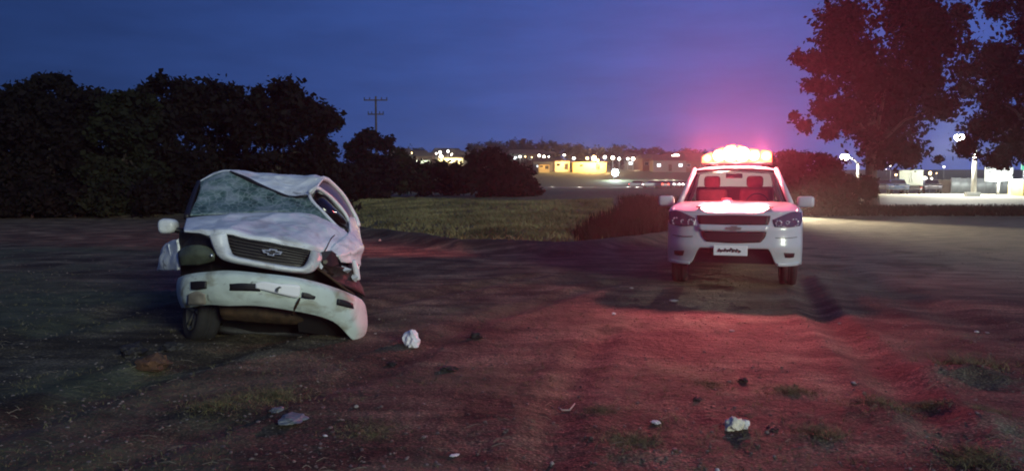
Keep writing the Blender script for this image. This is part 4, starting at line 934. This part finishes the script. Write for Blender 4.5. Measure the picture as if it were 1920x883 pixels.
light('lightbar_lamp', 'POINT', (0, .20, .17), 300, (1, .16, .18), bar, .06)

glow_src = MB().box((-.12, 1.62, 1.262), (.16, .07, .045)).build('dashboard_strobe', emis('added_glow_lens', (1, .08, .10), 1.5), pick, bevel=.01)  # red glow source added to redden the windscreen, not a known lamp
light('dashboard_strobe_light', 'POINT', (-.12, 1.72, 1.36), 34, (1, .10, .16), pick, .05)  # light of the added red glow source, not a known lamp

# vehicle parked behind, hidden by the pickup except for the light of its headlamps
back = copy_tree(pick); back.name = 'pickup_truck.001'
back.location = (11.9, 39.5, H(11.9, 39.5)); back['label'] = 'second white pickup with headlamps on, parked far behind the one with the lightbar'
for ch in list(back.children):
    if ch.name.startswith(('lightbar', 'dashboard_strobe')):  # dashboard_strobe is the added red glow source
        for q in list(ch.children_recursive): bpy.data.objects.remove(q)
        bpy.data.objects.remove(ch)
lampglow = emis('lit_headlamp', (1, .93, .78), 30)
for s in (-1, 1):
    hb = MB().lathe([(.001, -.01), (.07, 0), (.075, .02), (.001, .03)], 20, (s*.72, fy(s*.72, .97)-.05, .97), 'y').build('lit_reflector', lampglow, back)
    light('headlamp_beam', 'SPOT', (s*.72, fy(s*.72, .97)-.12, .97), 17000 if s < 0 else 42000, (1, .84, .54), back, .05, (s*.72 if s < 0 else 4.6, -24 if s < 0 else -9, 2.05 if s < 0 else 0), R(10.5 if s < 0 else 40), 1.0)

# ------------------------------------------------------------------ litter in the yard
def crumple(name, px, py, wpx, hpx, mat, label, cat, seed, flat=1.0, n=2):
    x, y = G(px, py); k = y/F; bm = bmesh.new(); bmesh.ops.create_icosphere(bm, subdivisions=3, radius=1)
    rs = random.Random(seed)
    from mathutils import noise
    off = Vector((seed*3.1, seed*1.7, 0))
    for v in bm.verts:
        d = 1 + .55*noise.noise(v.co*1.5+off) + .30*noise.noise(v.co*3.7+off) + .12*noise.noise(v.co*8+off)
        v.co = Vector((v.co.x*wpx*k/2*d, v.co.y*wpx*k/2*.8*d, max(-.35*hpx*k, v.co.z*hpx*k/2*d*1.05)))
    me = bpy.data.meshes.new(name); bm.to_mesh(me); bm.free(); me.materials.append(mat)
    o = bpy.data.objects.new(name, me); COL.objects.link(o); o.location = (x, y, H(x, y)+.30*hpx*k); o.rotation_euler = (0, 0, rs.uniform(0, 6))
    return tag(o, label, cat)
paper = M('white_paper', (.80, .78, .76), .8, bump=.3, bscale=20)
cream = M('cream_tissue', (.80, .74, .58), .85, bump=.3, bscale=30)
grey_plastic = M('grey_plastic_scrap', (.20, .22, .25), .45, var=.4, bump=.3)
black_rub = M('black_rubber_scrap', (.012, .012, .012), .7, bump=.3)
brown_rag = M('brown_orange_rag', (.16, .075, .040), .9, col2=(.05, .03, .02), vscale=7, bump=.5)
crumple('crumpled_bag', 772, 648, 36, 34, M('white_bag', (.86, .82, .84), .7, bump=.3, bscale=12), 'crumpled white bag on the dirt right of the wreck', 'bag', 3)
crumple('crumpled_paper', 1377, 806, 36, 24, cream, 'larger cream piece of crumpled paper near the bottom of the yard', 'paper', 5)
crumple('crumpled_paper', 1396, 804, 20, 20, paper, 'small white piece touching the larger crumpled cream paper', 'paper', 8)
crumple('rubber_scrap', 893, 634, 22, 12, black_rub, 'black rubber scrap right of the white bag', 'scrap', 9)
crumple('rubber_scrap', 842, 694, 30, 9, black_rub, 'flat black scrap below and right of the white bag', 'scrap', 10)
crumple('rubber_scrap', 736, 680, 18, 8, black_rub, 'tiny dark scrap just below the white bag', 'scrap', 11)
crumple('rubber_scrap', 1393, 716, 18, 10, black_rub, 'black scrap in the red-lit dirt left of the flattened tuft', 'scrap', 12)
crumple('rubber_scrap', 1452, 808, 20, 9, black_rub, 'dark scrap between the white paper and the green tuft', 'scrap', 13)
crumple('rubber_scrap', 1307, 752, 16, 8, black_rub, 'small dark scrap left of and below the other red-lit scrap', 'scrap', 14)
crumple('torn_rag', 288, 694, 62, 30, brown_rag, 'brown and orange torn rag on the ground in front of the wreck', 'rag', 15)
crumple('car_debris', 248, 672, 54, 28, M('dark_debris', (.025, .022, .022), .7, bump=.6), 'dark lump of car debris behind the brown rag', 'debris', 16)
crumple('car_debris', 325, 662, 40, 18, M('dark_debris_b', (.03, .028, .026), .7, bump=.6), 'low dark debris between the brown rag and the wheel of the wreck', 'debris', 17)
crumple('plastic_scrap', 548, 792, 60, 14, grey_plastic, 'bluish grey plastic scrap lying in front of the wreck', 'plastic scrap', 18)
crumple('plastic_scrap', 520, 776, 26, 9, grey_plastic, 'small pale plastic scrap behind the bluish grey one', 'plastic scrap', 19)
chip_m = M('dull_chip', (.36, .33, .30), .8)
SPK = [(1184,540,8,4,'pale chip on the ground left of the pickup'),(1262,568,18,4,'pale flat chip in the dark ground left of the pickup shadow'),(1151,589,10,4,'pale chip at the left edge of the red-lit ground'),(1372,622,12,4,'pale chip in the middle of the red-lit ground'),(1574,607,8,4,'pale chip right of the pickup shadow'),
       (1831,620,9,4,'left one of two white chips at the right edge'),(1851,622,9,4,'right one of two white chips at the right edge'),(668,768,10,7,'white chip right of the bluish grey plastic'),(852,856,20,5,'pale chip at the bottom edge left of centre'),(1035,862,12,8,'small pale stone at the bottom edge near the centre'),
       (1452,856,8,5,'tiny pale stone below the green tuft'),(1230,795,22,7,'grey flake left of the white paper'),(1288,515,8,5,'tiny pale stone under the left corner of the pickup bumper'),(704,628,5,3,'tiny glint beside the end of the wreck bumper'),(610,818,10,4,'pale chip below the bluish grey plastic'),(1600,722,14,5,'pale flake left of the straggly tuft in the rut'),(325,655,7,5,'pale chip beside the wheel of the wreck'),(1345,882,10,7,'white stone cut by the bottom edge'),(712,452,6,4,'pale chip on the dirt right of the wreck door')]
for i, (px, py, w, h, lab) in enumerate(SPK):
    crumple('pale_chip', px, py, w*.85, h*.8, [chip_m, chip_m, paper][i % 3], lab, 'litter', 30+i)['group'] = 'pale chips scattered over the yard'
x0, y0 = G(1062, 765); kk = y0/F
tw = MB().tube([(x0-15*kk, y0+.02, H(x0-15*kk, y0)+.02), (x0-8*kk, y0-.01, H(x0, y0)+.008), (x0+6*kk, y0-.01, H(x0, y0)+.008), (x0+17*kk, y0+.03, H(x0+17*kk, y0)+.03)], [.004,.006,.006,.004], 6).build('twig', M('pale_twig', (.55, .42, .38), .8))
tag(tw, 'pale bent twig in the dirt left of the crumpled paper', 'twig')

# ------------------------------------------------------------------ utility pole
def utility_pole(px, top, D, label):
    x = (px-960)/F*D; z0 = H(x, D); zt = P(px, top, D)[2]; r = empty('utility_pole', (x, D, z0), label, 'utility pole'); h = zt-z0
    MB().tube([(0, 0, -.5), (0, 0, h)], [.19, .13], 10).build('pole', bark, r)
    for dz, w in ((.55, 1.65), (2.5, 1.1)):
        a = MB().box((0, -.14, h-dz), (w*2, .14, .16)).build('crossarm', bark, r, smooth=False)
        for u in (-.95, -.5, .5, .95):
            MB().lathe([(.001, .34), (.06, .30), (.09, .2), (.05, .12), (.09, .06), (.04, 0)], 10, (u*w, -.14, h-dz+.08)).build('insulator', dark_metal, a)
    return r
utility_pole(707, 181, 105, 'tall utility pole with two crossarms above the treeline')

# ------------------------------------------------------------------ street lamps
lamp_hot = emis('lamp_glare', (1, .95, .80), 60); lamp_cool = emis('cool_lamp_glare', (.75, .95, 1), 60)
def street_lamp(pole_px, base_py, top_py, head_px, head_py, D, label, power, col, rad, hotm, group='street lamps', thick=.12, dl=True):
    x = (pole_px-960)/F*D; z0 = H(x, D); r = empty('street_lamp', (x, D, z0), label, 'street lamp', group)
    zt = P(pole_px, top_py, D)[2]-z0; hx = (head_px-pole_px)/F*D; hz = P(head_px, head_py, D)[2]-z0
    MB().tube([(0, 0, -.5), (0, 0, zt*.6), (.02, 0, zt)], [thick*1.2, thick, thick*.8], 10).build('pole', concrete, r)
    MB().tube([(0, 0, zt-.15), (hx*.3, -.05, zt+(hz-zt)*.55), (hx*.92, -.1, hz+.12)], .05, 8).build('arm', steel, r)
    hd = MB().box((hx, -.1, hz+rad*.5), (.55, .24, .08)).build('lamp_head', steel, r, bevel=.03)
    MB().lathe([(.001, -rad), (rad*.5, -rad*.87), (rad*.87, -rad*.5), (rad, 0), (rad*.87, rad*.4), (.001, rad*.45)], 16, (hx, -.1, hz)).build('lens', hotm, hd)
    if dl: light('street_lamp_light', 'POINT', (hx, -.1, hz-rad-.15), power, col, r, .25)
    return r
street_lamp(1606, 384, 306, 1580, 294, 74, 'street lamp glowing above the bush left of the eucalyptus trunk', 2500, (1, .9, .65), .38, lamp_hot)
street_lamp(1824, 364, 276, 1792, 257, 70, 'street lamp on a pale concrete pole behind the lit forecourt', 9000, (1, .97, .84), .40, lamp_hot, thick=.2)
# ------------------------------------------------------------------ forecourt things on the right
def at(px, D, dz=0): x = (px-960)/F*D; return (x, D, H(x, D)+.14+dz)
def zpx(px, py, D): return P(px, py, D)[2]
# lit signboard on a post
D = 68; b = at(1870, D); sg = empty('signboard', b, 'brightly lit blank white signboard on a single post', 'sign')
z1, z0 = zpx(1870, 315, D)-b[2], zpx(1870, 339, D)-b[2]; wS = 49/F*D
MB().tube([(0, 0, -.3), (0, 0, z0+.1)], .10, 10).build('post', concrete, sg)
MB().box((0, 0, (z0+z1)/2), (wS, .16, z1-z0)).build('panel', emis('glowing_white_panel', (.95, 1, .96), 1.6), sg, smooth=False, bevel=.02)  # panel emits the brightness its lamp would give it
for f in (((0, 0, z1+.03), (wS+.1, .2, .06)), ((0, 0, z0-.03), (wS+.1, .2, .06)), ((-wS/2-.03, 0, (z0+z1)/2), (.05, .2, z1-z0)), ((wS/2+.03, 0, (z0+z1)/2), (.05, .2, z1-z0))):
    MB().box(*f).build('frame', steel, sg, smooth=False)
light('sign_light', 'POINT', (0, -.9, z0+.2), 500, (.92, 1, .92), sg, .2)
# low white block at the lamp pole
bl = MB().box((0, 0, .17), (1.2, .5, .34)).build('concrete_block', M('white_washed_block', (.78, .78, .74), .8, bump=.2), None, smooth=False, bevel=.03)
bl.location = at(1822, 66); tag(bl, 'low whitewashed block in front of the pale lamp pole', 'block')
# corrugated metal fence
D = 80; x0, x1 = (1783-960)/F*D, (1892-960)/F*D
fe = empty('metal_fence', at(1838, D), 'grey corrugated metal fence behind the lamp pole and signboard', 'fence')
npn = 7; pw = (x1-x0)/npn; hf = zpx(1838, 334, D)-fe.location[2]
gm = M('grey_corrugated_sheet', (.30, .34, .36), .5, .3, var=.35, vscale=1.2)
me0 = None
for k in range(npn):
    V = []; n = 25
    for i in range(n):
        u = i/(n-1); V += [(u*pw*.985, .035*math.cos(u*2*PI*6), 0), (u*pw*.985, .035*math.cos(u*2*PI*6), hf)]
    Fc = [(2*i, 2*i+2, 2*i+3, 2*i+1) for i in range(n-1)]
    o = mk('fence_panel', V, Fc, gm, fe, solid=.01); o.location = (x0-fe.location[0]+k*pw, random.uniform(-.02, .02), random.uniform(-.04, .04))
for k in range(npn+1):
    o = MB().box((0, .09, hf/2), (.09, .09, hf+.12)).build('fence_post', steel, fe, smooth=False); o.location = (x0-fe.location[0]+k*pw, 0, 0)
# dark timber fence left of it
D = 81; w0, w1 = (1752-960)/F*D, (1782-960)/F*D
tf = empty('timber_fence', at(1767, D), 'dark timber board fence left of the grey corrugated fence', 'fence'); hb = zpx(1767, 337, D)-tf.location[2]
tm = M('weathered_boards', (.10, .08, .065), .85, var=.4, vscale=2)
for k in range(10):
    o = MB().box(((k-4.5)*(w1-w0)/10, 0, hb/2), ((w1-w0)/10*.93, .03, hb+random.uniform(-.08, .08))).build('board', tm, tf, smooth=False)
# box truck seen from behind, tall pale box
D = 76; b = at(1706, D); tr = empty('box_truck', b, 'pale grey box truck parked beyond the forecourt under the eucalyptus', 'truck', rz=-math.atan2(b[0], b[1]))
wT, hT = 40/F*D, zpx(1706, 319, D)-b[2]
MB().box((0, 2.3, (hT+.8)/2), (wT, 4.6, hT-.8)).build('cargo_box', M('pale_grey_box', (.20, .22, .19), .6, var=.2, vscale=1), tr, smooth=False, bevel=.05)
for s in (-1, 1):
    d_ = MB().box((s*wT*.245, -.02, (hT+.85)/2), (wT*.47, .04, hT-1.0)).build('rear_door', M('pale_grey_door', (.22, .245, .21), .6, var=.2), tr, smooth=False, bevel=.015)
    MB().tube([(s*.12, -.06, 1.1), (s*.12, -.06, hT-.3)], .02, 6).build('lock_bar', steel, d_)
    MB().box((s*wT*.42, -.05, .62), (.2, .05, .12)).build('tail_lamp', M('tail_lamp_red', (.3, .02, .02), .3), tr, bevel=.01)
MB().box((0, 5.6, 1.35), (wT*.92, 1.7, 1.9)).build('cab', white_paint, tr, bevel=.15)
MB().box((0, 3, .6), (wT*.8, 6.4, .25)).build('chassis', dark_metal, tr, smooth=False)
MB().box((0, -.1, .5), (wT*.95, .1, .14)).build('rear_bumper', steel, tr, smooth=False)
for c in (.9, 5.4):
    for s in (-1, 1): wheel(tr, (s*wT*.40, c, .42), .43, .26, rmat=steel)
# small cars: one prototype, copies repainted
def small_car(name, loc, rz, paint, label, group=None, lights=False):
    r = empty(name, loc, label, 'car', group, rz)
    V, Fc = loft([[(-.80, -2.05, .45), (-.84, 0, .42), (-.80, 2.05, .45)], [(-.86, -2.1, .7), (-.90, 0, .72), (-.86, 2.1, .75)], [(-.76, -1.98, .92), (-.80, 0, .98), (-.76, 2.0, 1.0)], [(0, -1.95, .97), (0, 0, 1.02), (0, 2.0, 1.04)], [(.76, -1.98, .92), (.80, 0, .98), (.76, 2.0, 1.0)], [(.86, -2.1, .7), (.90, 0, .72), (.86, 2.1, .75)], [(.80, -2.05, .45), (.84, 0, .42), (.80, 2.05, .45)]], 18, 25)
    b_ = mk('body', V, Fc, paint, r, solid=.02, off=-1)
    for s in (-1, 1): MB().box((0, s*2.05, .64), (1.62, .08, .42)).build('bumper', paint, r, bevel=.03)
    A = [(-.72, -1.0, .95), (.72, -1.0, .95), (.72, 1.75, .97), (-.72, 1.75, .97), (-.58, -.25, 1.42), (.58, -.25, 1.42), (.58, 1.15, 1.42), (-.58, 1.15, 1.42)]
    mk('cabin_glass', A, [(0,1,5,4),(1,2,6,5),(2,3,7,6),(3,0,4,7)], dark_glass, r, smooth=False)
    MB().box((0, .45, 1.435), (1.2, 1.45, .05)).build('roof', paint, r, bevel=.02)
    for s in (-1, 1):
        h = MB().box((s*.62, -2.10, .74), (.30, .08, .14)).build('headlight', emis('car_headlight', (1, .95, .85), 25 if lights else .3) if lights else lamp_lens, r, bevel=.02)
        MB().box((s*.64, 2.10, .80), (.26, .08, .16)).build('tail_light', emis('car_tail_light', (1, .06, .03), 12) if lights else M('unlit_tail', (.25, .01, .01), .3), r, bevel=.02)
    for c in (-1.3, 1.3):
        for s in (-1, 1): wheel(r, (s*.76, c, .30), .30, .18, rmat=steel)
    return r
small_car('parked_car', at(1681, 74.5), R(-22), M('blue_car_paint', (.05, .08, .14), .3, coat=.5), 'blue car parked beside the pale box truck')
small_car('parked_car', at(1655, 79), R(-30), M('dark_car_paint', (.05, .05, .06), .3, coat=.5), 'dark car behind the eucalyptus trunk, left of the blue car')
small_car('parked_car', at(1744, 79), R(-24), M('black_car_paint', (.02, .02, .03), .3, coat=.5), 'black car parked between the pale box truck and the timber fence')
# yellow kiosk with a green light at the right edge
D = 66; b = at(1924, D); ks = empty('kiosk', b, 'yellow kiosk with a green lit sign at the right edge', 'kiosk')
hk = zpx(1924, 338, D)-b[2]; yk = M('yellow_wall', (.60, .48, .20), .7, var=.2)
MB().box((.35, 1, hk/2), (1.4, 2, hk)).build('wall', yk, ks, smooth=False)
MB().box((.35, 1, hk+.05), (1.7, 2.3, .1)).build('roof', steel, ks, smooth=False)
MB().box((.45, -.012, 1.0), (.5, .02, hk*.6)).build('shutter', steel, ks, smooth=False)
z1 = zpx(1918, 308, D)-b[2]
MB().tube([(-.15, .3, hk), (-.15, .3, z1-.5)], .04, 6).build('sign_post', steel, ks)
MB().box((.05, .3, z1-.25), (.9, .1, .5)).build('green_sign', emis('green_sign_light', (.15, .9, .6), .8), ks, smooth=False, bevel=.02)

# ------------------------------------------------------------------ the town on the hillside
unlit_house_wall = [M('unlit_grey_plaster', (.17, .15, .12), .85, var=.3), M('unlit_block_wall', (.20, .19, .18), .85, var=.3), M('unlit_brick_wall', (.14, .075, .05), .85, var=.3)]  # walls darkened so houses away from the lamps look unlit
lamplit_long_wall = [M('lamplit_cream_wall', (.62, .54, .38), .85, var=.2), M('lamplit_white_wall', (.62, .62, .58), .85, var=.2), M('lamplit_ochre_wall', (.60, .42, .18), .85, var=.2)]  # lighter walls for the lamp-lit rows, brightness put into the colour
roof_m = M('clay_tile_roof', (.10, .055, .04), .85, var=.4, vscale=2)
win_warm = emis('warm_window', (1, .72, .35), 2.6); win_cool = emis('cool_window', (.85, .95, 1), 2.2)
def house_proto(w, d, h, wall, lit):
    r = empty('house', (0, 0, 0))
    MB().box((0, 0, h/2-.6), (w, d, h+1.2)).build('wall', wall, r, smooth=False)
    o = .4; V = [(-w/2-o, -d/2-o, h), (w/2+o, -d/2-o, h), (w/2+o, d/2+o, h), (-w/2-o, d/2+o, h), (-w/2+.6, 0, h+1.5), (w/2-.6, 0, h+1.5)]
    mk('roof', V, [(0,1,5,4),(1,2,5),(2,3,4,5),(3,0,4),(3,2,1,0)], roof_m, r, smooth=False)
    for k, u in enumerate((-.32, 0.02, .33)):
        if k == 1: MB().box((u*w, -d/2-.03, 1.0), (.95, .08, 2.0)).build('door', bark, r, smooth=False)
        else:
            f = MB().box((u*w, -d/2-.03, h*.55), (1.3, .08, 1.1)).build('window', steel, r, smooth=False)
            MB().box((u*w, -d/2-.085, h*.55), (1.1, .03, .9)).build('pane', lit if (k+int(w)) % 2 == 0 else dark_glass, f, smooth=False)
    return r
HP = [house_proto(8, 7, 3.0, unlit_house_wall[0], win_warm), house_proto(10, 7, 3.2, unlit_house_wall[1], win_cool), house_proto(7, 6, 3.4, unlit_house_wall[2], win_warm)]
used_h = set()
HS = [(752,292,240),(775,300,232),(797,301,228),(822,298,232),(838,293,240),(856,298,232),(872,302,226),(980,298,240),(1003,299,240),(1024,296,246),(1030,312,222),(1160,305,236),(1176,300,244),(1198,308,232),(1215,313,226),(1236,309,232),(1262,302,240),(1280,297,246),(1300,302,240),(1250,318,220),(1295,318,220),(1326,306,238)]
for i, (px, py, D) in enumerate(HS):
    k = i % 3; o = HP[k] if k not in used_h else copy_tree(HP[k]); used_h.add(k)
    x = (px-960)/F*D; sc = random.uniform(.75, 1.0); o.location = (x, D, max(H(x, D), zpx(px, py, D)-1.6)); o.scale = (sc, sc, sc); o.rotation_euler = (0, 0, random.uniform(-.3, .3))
    wh = 'at the left end of the town lights' if px < 900 else 'between the round bush and the orange-lit row' if px < 1100 else 'on the slope right of the orange-lit row' if px < 1222 else 'close to the red glare of the lightbar'
    tag(o, 'small tile-roofed house '+wh, 'house', 'houses '+wh)
# long sodium-lit walls
def lit_wall(px0, px1, top, bot, D, label, mat, lamps, name='long_building', p=700, col=(1, .62, .20)):
    xa, xb = (px0-960)/F*D, (px1-960)/F*D; zb, zt = zpx(px0, bot, D), zpx(px0, top, D)
    r = empty(name, ((xa+xb)/2, D, zb), label, 'building'); w = xb-xa; h = zt-zb
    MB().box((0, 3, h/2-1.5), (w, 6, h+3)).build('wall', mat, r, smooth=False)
    MB().box((0, 3, h+.12), (w+.8, 6.8, .24)).build('roof', roof_m, r, smooth=False)
    nw = max(2, int(w/3.2))
    for k in range(nw):
        u = -w/2 + w*(k+.5)/nw
        if k % 3 == 1: MB().box((u, -.03, h*.38), (1.0, .08, h*.76)).build('door', bark, r, smooth=False)
        else: MB().box((u, -.03, h*.60), (.9, .08, h*.3)).build('window', dark_glass, r, smooth=False)
    for (lx, e) in lamps: light('wall_lamp', 'POINT', ((lx-960)/F*D-r.location[0], -2.4, h*.9), p*e, col, r, .2)
    return r
lit_wall(1040, 1068, 303, 318, 218, 'cream building at the left end of the orange-lit row', lamplit_long_wall[0], [(1054, 1.6)], p=1300)
lit_wall(1074, 1136, 305, 318, 216, 'long orange-lit building below the brightest orange lamp', lamplit_long_wall[2], [(1088, 1.2), (1104, 2.0), (1116, 2.4), (1130, 1.4)], p=1700)
lit_wall(1010, 1030, 309, 317, 214, 'small orange-lit building left of the cream one', lamplit_long_wall[2], [(1020, .6)])
lit_wall(822, 868, 297, 309, 220, 'yellow-lit building under the lamps on the left of the town', lamplit_long_wall[0], [(832, 1.4), (846, 2.2), (860, 1.2)], p=700, col=(1, .88, .5))
lit_wall(776, 806, 301, 311, 222, 'pale green-lit building at the left end of the town', lamplit_long_wall[1], [(780, .8), (794, .9)], col=(.8, 1, .7))
# town lamps
lamp_y = emis('sodium_lamp', (1, .66, .26), 14); lamp_w = emis('white_town_lamp', (1, .92, .78), 14); lamp_b = emis('bluish_town_lamp', (.85, .95, 1), 14)
def town_lamp_proto(mat):
    r = empty('street_lamp', (0, 0, 0))
    MB().tube([(0, 0, -6), (0, 0, 0)], .09, 6).build('pole', steel, r)
    MB().lathe([(.001, -.42), (.3, -.3), (.42, 0), (.3, .3), (.001, .42)], 10).build('lamp', mat, r)
    return r
TL = {'y': town_lamp_proto(lamp_y), 'w': town_lamp_proto(lamp_w), 'b': town_lamp_proto(lamp_b)}
used_t = set()
TLS = [(748,289,'w',.8),(772,287,'y',.5),(777,301,'w',1.5),(791,297,'b',.9),(804,299,'w',1.0),(795,305,'b',1.0),(818,288,'w',.8),(825,286,'w',1.1),(840,284,'w',1.6),(827,294,'w',1.4),(849,291,'w',1.5),(871,291,'w',1.4),(975,294,'w',1.3),(985,294,'y',.6),(997,295,'y',.5),(1011,292,'w',.8),(1020,294,'w',1.1),(1029,294,'w',1.1),
       (1058,291,'w',1.5),(1076,297,'w',1.1),(1101,297,'y',1.4),(1114,297,'y',2.2),(1121,301,'y',1.4),(1134,295,'w',1.3),(1149,296,'w',1.2),(1161,298,'w',1.2),(1177,298,'w',1.1),(1187,298,'w',1.0),(1200,304,'w',1.1),(1208,312,'w',.7),(1217,311,'w',1.1),(1235,304,'w',1.1),(1242,307,'w',1.2),(1262,293,'w',1.1),(1268,292,'w',1.5),(1275,296,'w',1.3),(1258,305,'w',.9),(1291,305,'w',.6),
       (1670,310,'w',1.3),(1662,318,'w',.7),(1770,313,'w',1.1),(1744,325,'y',1.3),(1733,334,'w',1.4),(1747,335,'w',.9),(1756,325,'y',.5),(1680,328,'y',.6)]
for i, (px, py, c, s) in enumerate(TLS):
    D = 84 if px > 1400 else 212 if py > 300 and 1040 < px < 1140 else 226
    o = TL[c] if c not in used_t else copy_tree(TL[c]); used_t.add(c)
    s2 = s*(.40 if px > 1400 else 1.0)
    x, y, z = P(px, py, D); s2 *= random.uniform(.45, 1.05); o.location = (x, y, z); o.scale = (s2*random.uniform(.8, 1.5), s2, s2*random.uniform(.7, 1.2))
    g = {'y': 'small orange lamp', 'w': 'small white lamp', 'b': 'small bluish lamp'}[c]
    if px > 1400: tag(o, g+' among the parked vehicles beyond the forecourt', 'lamp', g+'s beyond the forecourt')
    else:
        wh = 'at the far left end of the town' if px < 812 else 'in the bright cluster left of the round bush' if px < 900 else 'just right of the round bush' if px < 1040 else 'above the long orange-lit building' if px < 1140 else 'right of the orange-lit row' if px < 1225 else 'near the red glare of the lightbar'
        tag(o, g+' '+wh, 'lamp', g+'s '+wh)
# the bright cool floodlight, the road below and low walls added for the bright lit strips
D = 186; x, y, z = P(1153, 324, D); zg = H(x, D); fl = empty('floodlight', (x, D, zg), 'bright bluish white floodlight above the far road', 'floodlight')
MB().tube([(0, 0, -.5), (0, 0, z-zg)], .06, 8).build('pole', dark_metal, fl)
hd = MB().box((0, 0, z-zg+.35), (1.2, .5, .2)).build('lamp_head', steel, fl, bevel=.04)
MB().lathe([(.001, -.85), (.55, -.66), (.85, 0), (.55, .66), (.001, .85)], 18, (0, -.3, z-zg)).build('lens', lamp_cool, hd)
light('floodlight_light', 'POINT', (0, -1.3, z-zg), 4500, (.8, 1, .92), fl, .3)
def lit_strip_wall(px0, px1, py, th, D, label, lamps, p=500, col=(1, .92, .8)):  # white walls put in for bright strips of lit road
    xa, xb = (px0-960)/F*D, (px1-960)/F*D; zt = zpx((px0+px1)/2, py-th/2, D); zb = min(H(xa, D), H(xb, D), zt-.5)-.3
    r = empty('lit_strip_wall', ((xa+xb)/2, D, zb), label, 'wall'); n = max(2, int((xb-xa)/4)); w = (xb-xa)/n
    for k in range(n):
        o = MB().box((0, 0, (zt-zb)/2), (w-.03, .3, zt-zb)).build('lit_strip_panel', M('lit_strip_white', (.75, .74, .70), .85, var=.15) if k == 0 else bpy.data.materials['lit_strip_white'], r, smooth=False); o.location = (-(xb-xa)/2+w*(k+.5), 0, random.uniform(-.03, .03))
    for (lx, e) in lamps: light('wall_lamp', 'POINT', ((lx-960)/F*D-r.location[0], -1.6, zt-zb+.5), p*e, col, r, .15)  # lamps added to brighten the strip
lit_strip_wall(1016, 1118, 355, 3.4, 157, 'long low white wall standing in for the lit strip of the far road', [(1035, .7), (1085, 1.0), (1108, .3)], 110)
lit_strip_wall(1164, 1205, 355, 4, 157, 'short low white wall standing in for the lit strip left of the far cars', [(1175, 1.0), (1192, 1.4)], 150)
lit_strip_wall(1146, 1180, 342, 3.4, 188, 'low white wall standing in for the lit strip right under the bluish floodlight', [(1155, 1)], 140, (.85, 1, .95))
lit_strip_wall(1216, 1268, 341, 4, 188, 'low white wall standing in for the lit strip above the far cars', [(1228, 1.2), (1245, 1.6), (1260, 1.0)], 200, (1, 1, .85))
lit_strip_wall(1178, 1200, 321, 3, 224, 'orange-lit low wall standing in for the lit strip on the slope right of the floodlight', [(1190, 1)], 160, (1, .7, .4))
lit_strip_wall(1278, 1298, 321, 3, 224, 'orange-lit low wall standing in for the lit strip on the slope near the lightbar', [(1288, 1)], 160, (1, .7, .4))
cars = [(1199, 352, 151, 80, 'far car with lit lamps at the left of the far road'), (1222, 353, 150, -80, 'far car with red tail lights second along the far road'), (1240, 354, 149, -170, 'far car seen from behind with two red tail lights'), (1258, 352, 151, 20, 'far pale car with white lamps at the right of the far road'), (1278, 352, 152, 10, 'far car partly behind the left mirror of the pickup')]
for i, (px, py, D, a, lab) in enumerate(cars):
    x, y, z = P(px, py+5, D); zz = H(x, D)
    small_car('far_car', (x, D, max(zz, z-.35)), R(a), [M('silver_car', (.55, .55, .56), .35), M('white_car', (.75, .75, .75), .35)][i % 2], lab, 'cars on the far road', True)
# the far road itself
V = []; 
for yy in (141, 146, 151, 155.5):
    for px in np.linspace(1000, 1330, 24): x = (px-960)/F*yy; V.append((x, yy, H(x, yy)+.05))
rd = mk('far_road', V, [(i*24+j, i*24+j+1, (i+1)*24+j+1, (i+1)*24+j) for i in range(3) for j in range(23)], M('asphalt', (.05, .05, .052), .8, var=.2, vscale=1), solid=.04, off=-1); rd['kind'] = 'structure'

# ------------------------------------------------------------------ thin haze added to carry the glow of the lightbar
hz = MB().box((0, 330, 14), (1800, 780, 42)).build('added_haze', M('added_haze_tmp', (1, 1, 1)), None, smooth=False)
hm = bpy.data.materials.new('added_haze'); hm.use_nodes = True; t = hm.node_tree; t.nodes.clear()
o_ = t.nodes.new('ShaderNodeOutputMaterial'); pv = t.nodes.new('ShaderNodeVolumePrincipled')
pv.inputs['Color'].default_value = (.92, .90, .95, 1); pv.inputs['Density'].default_value = .00045; pv.inputs['Anisotropy'].default_value = .72
t.links.new(pv.outputs[0], o_.inputs['Volume']); hz.data.materials.clear(); hz.data.materials.append(hm)
hz['kind'] = 'stuff'; hz['label'] = 'thin added haze over the whole place'
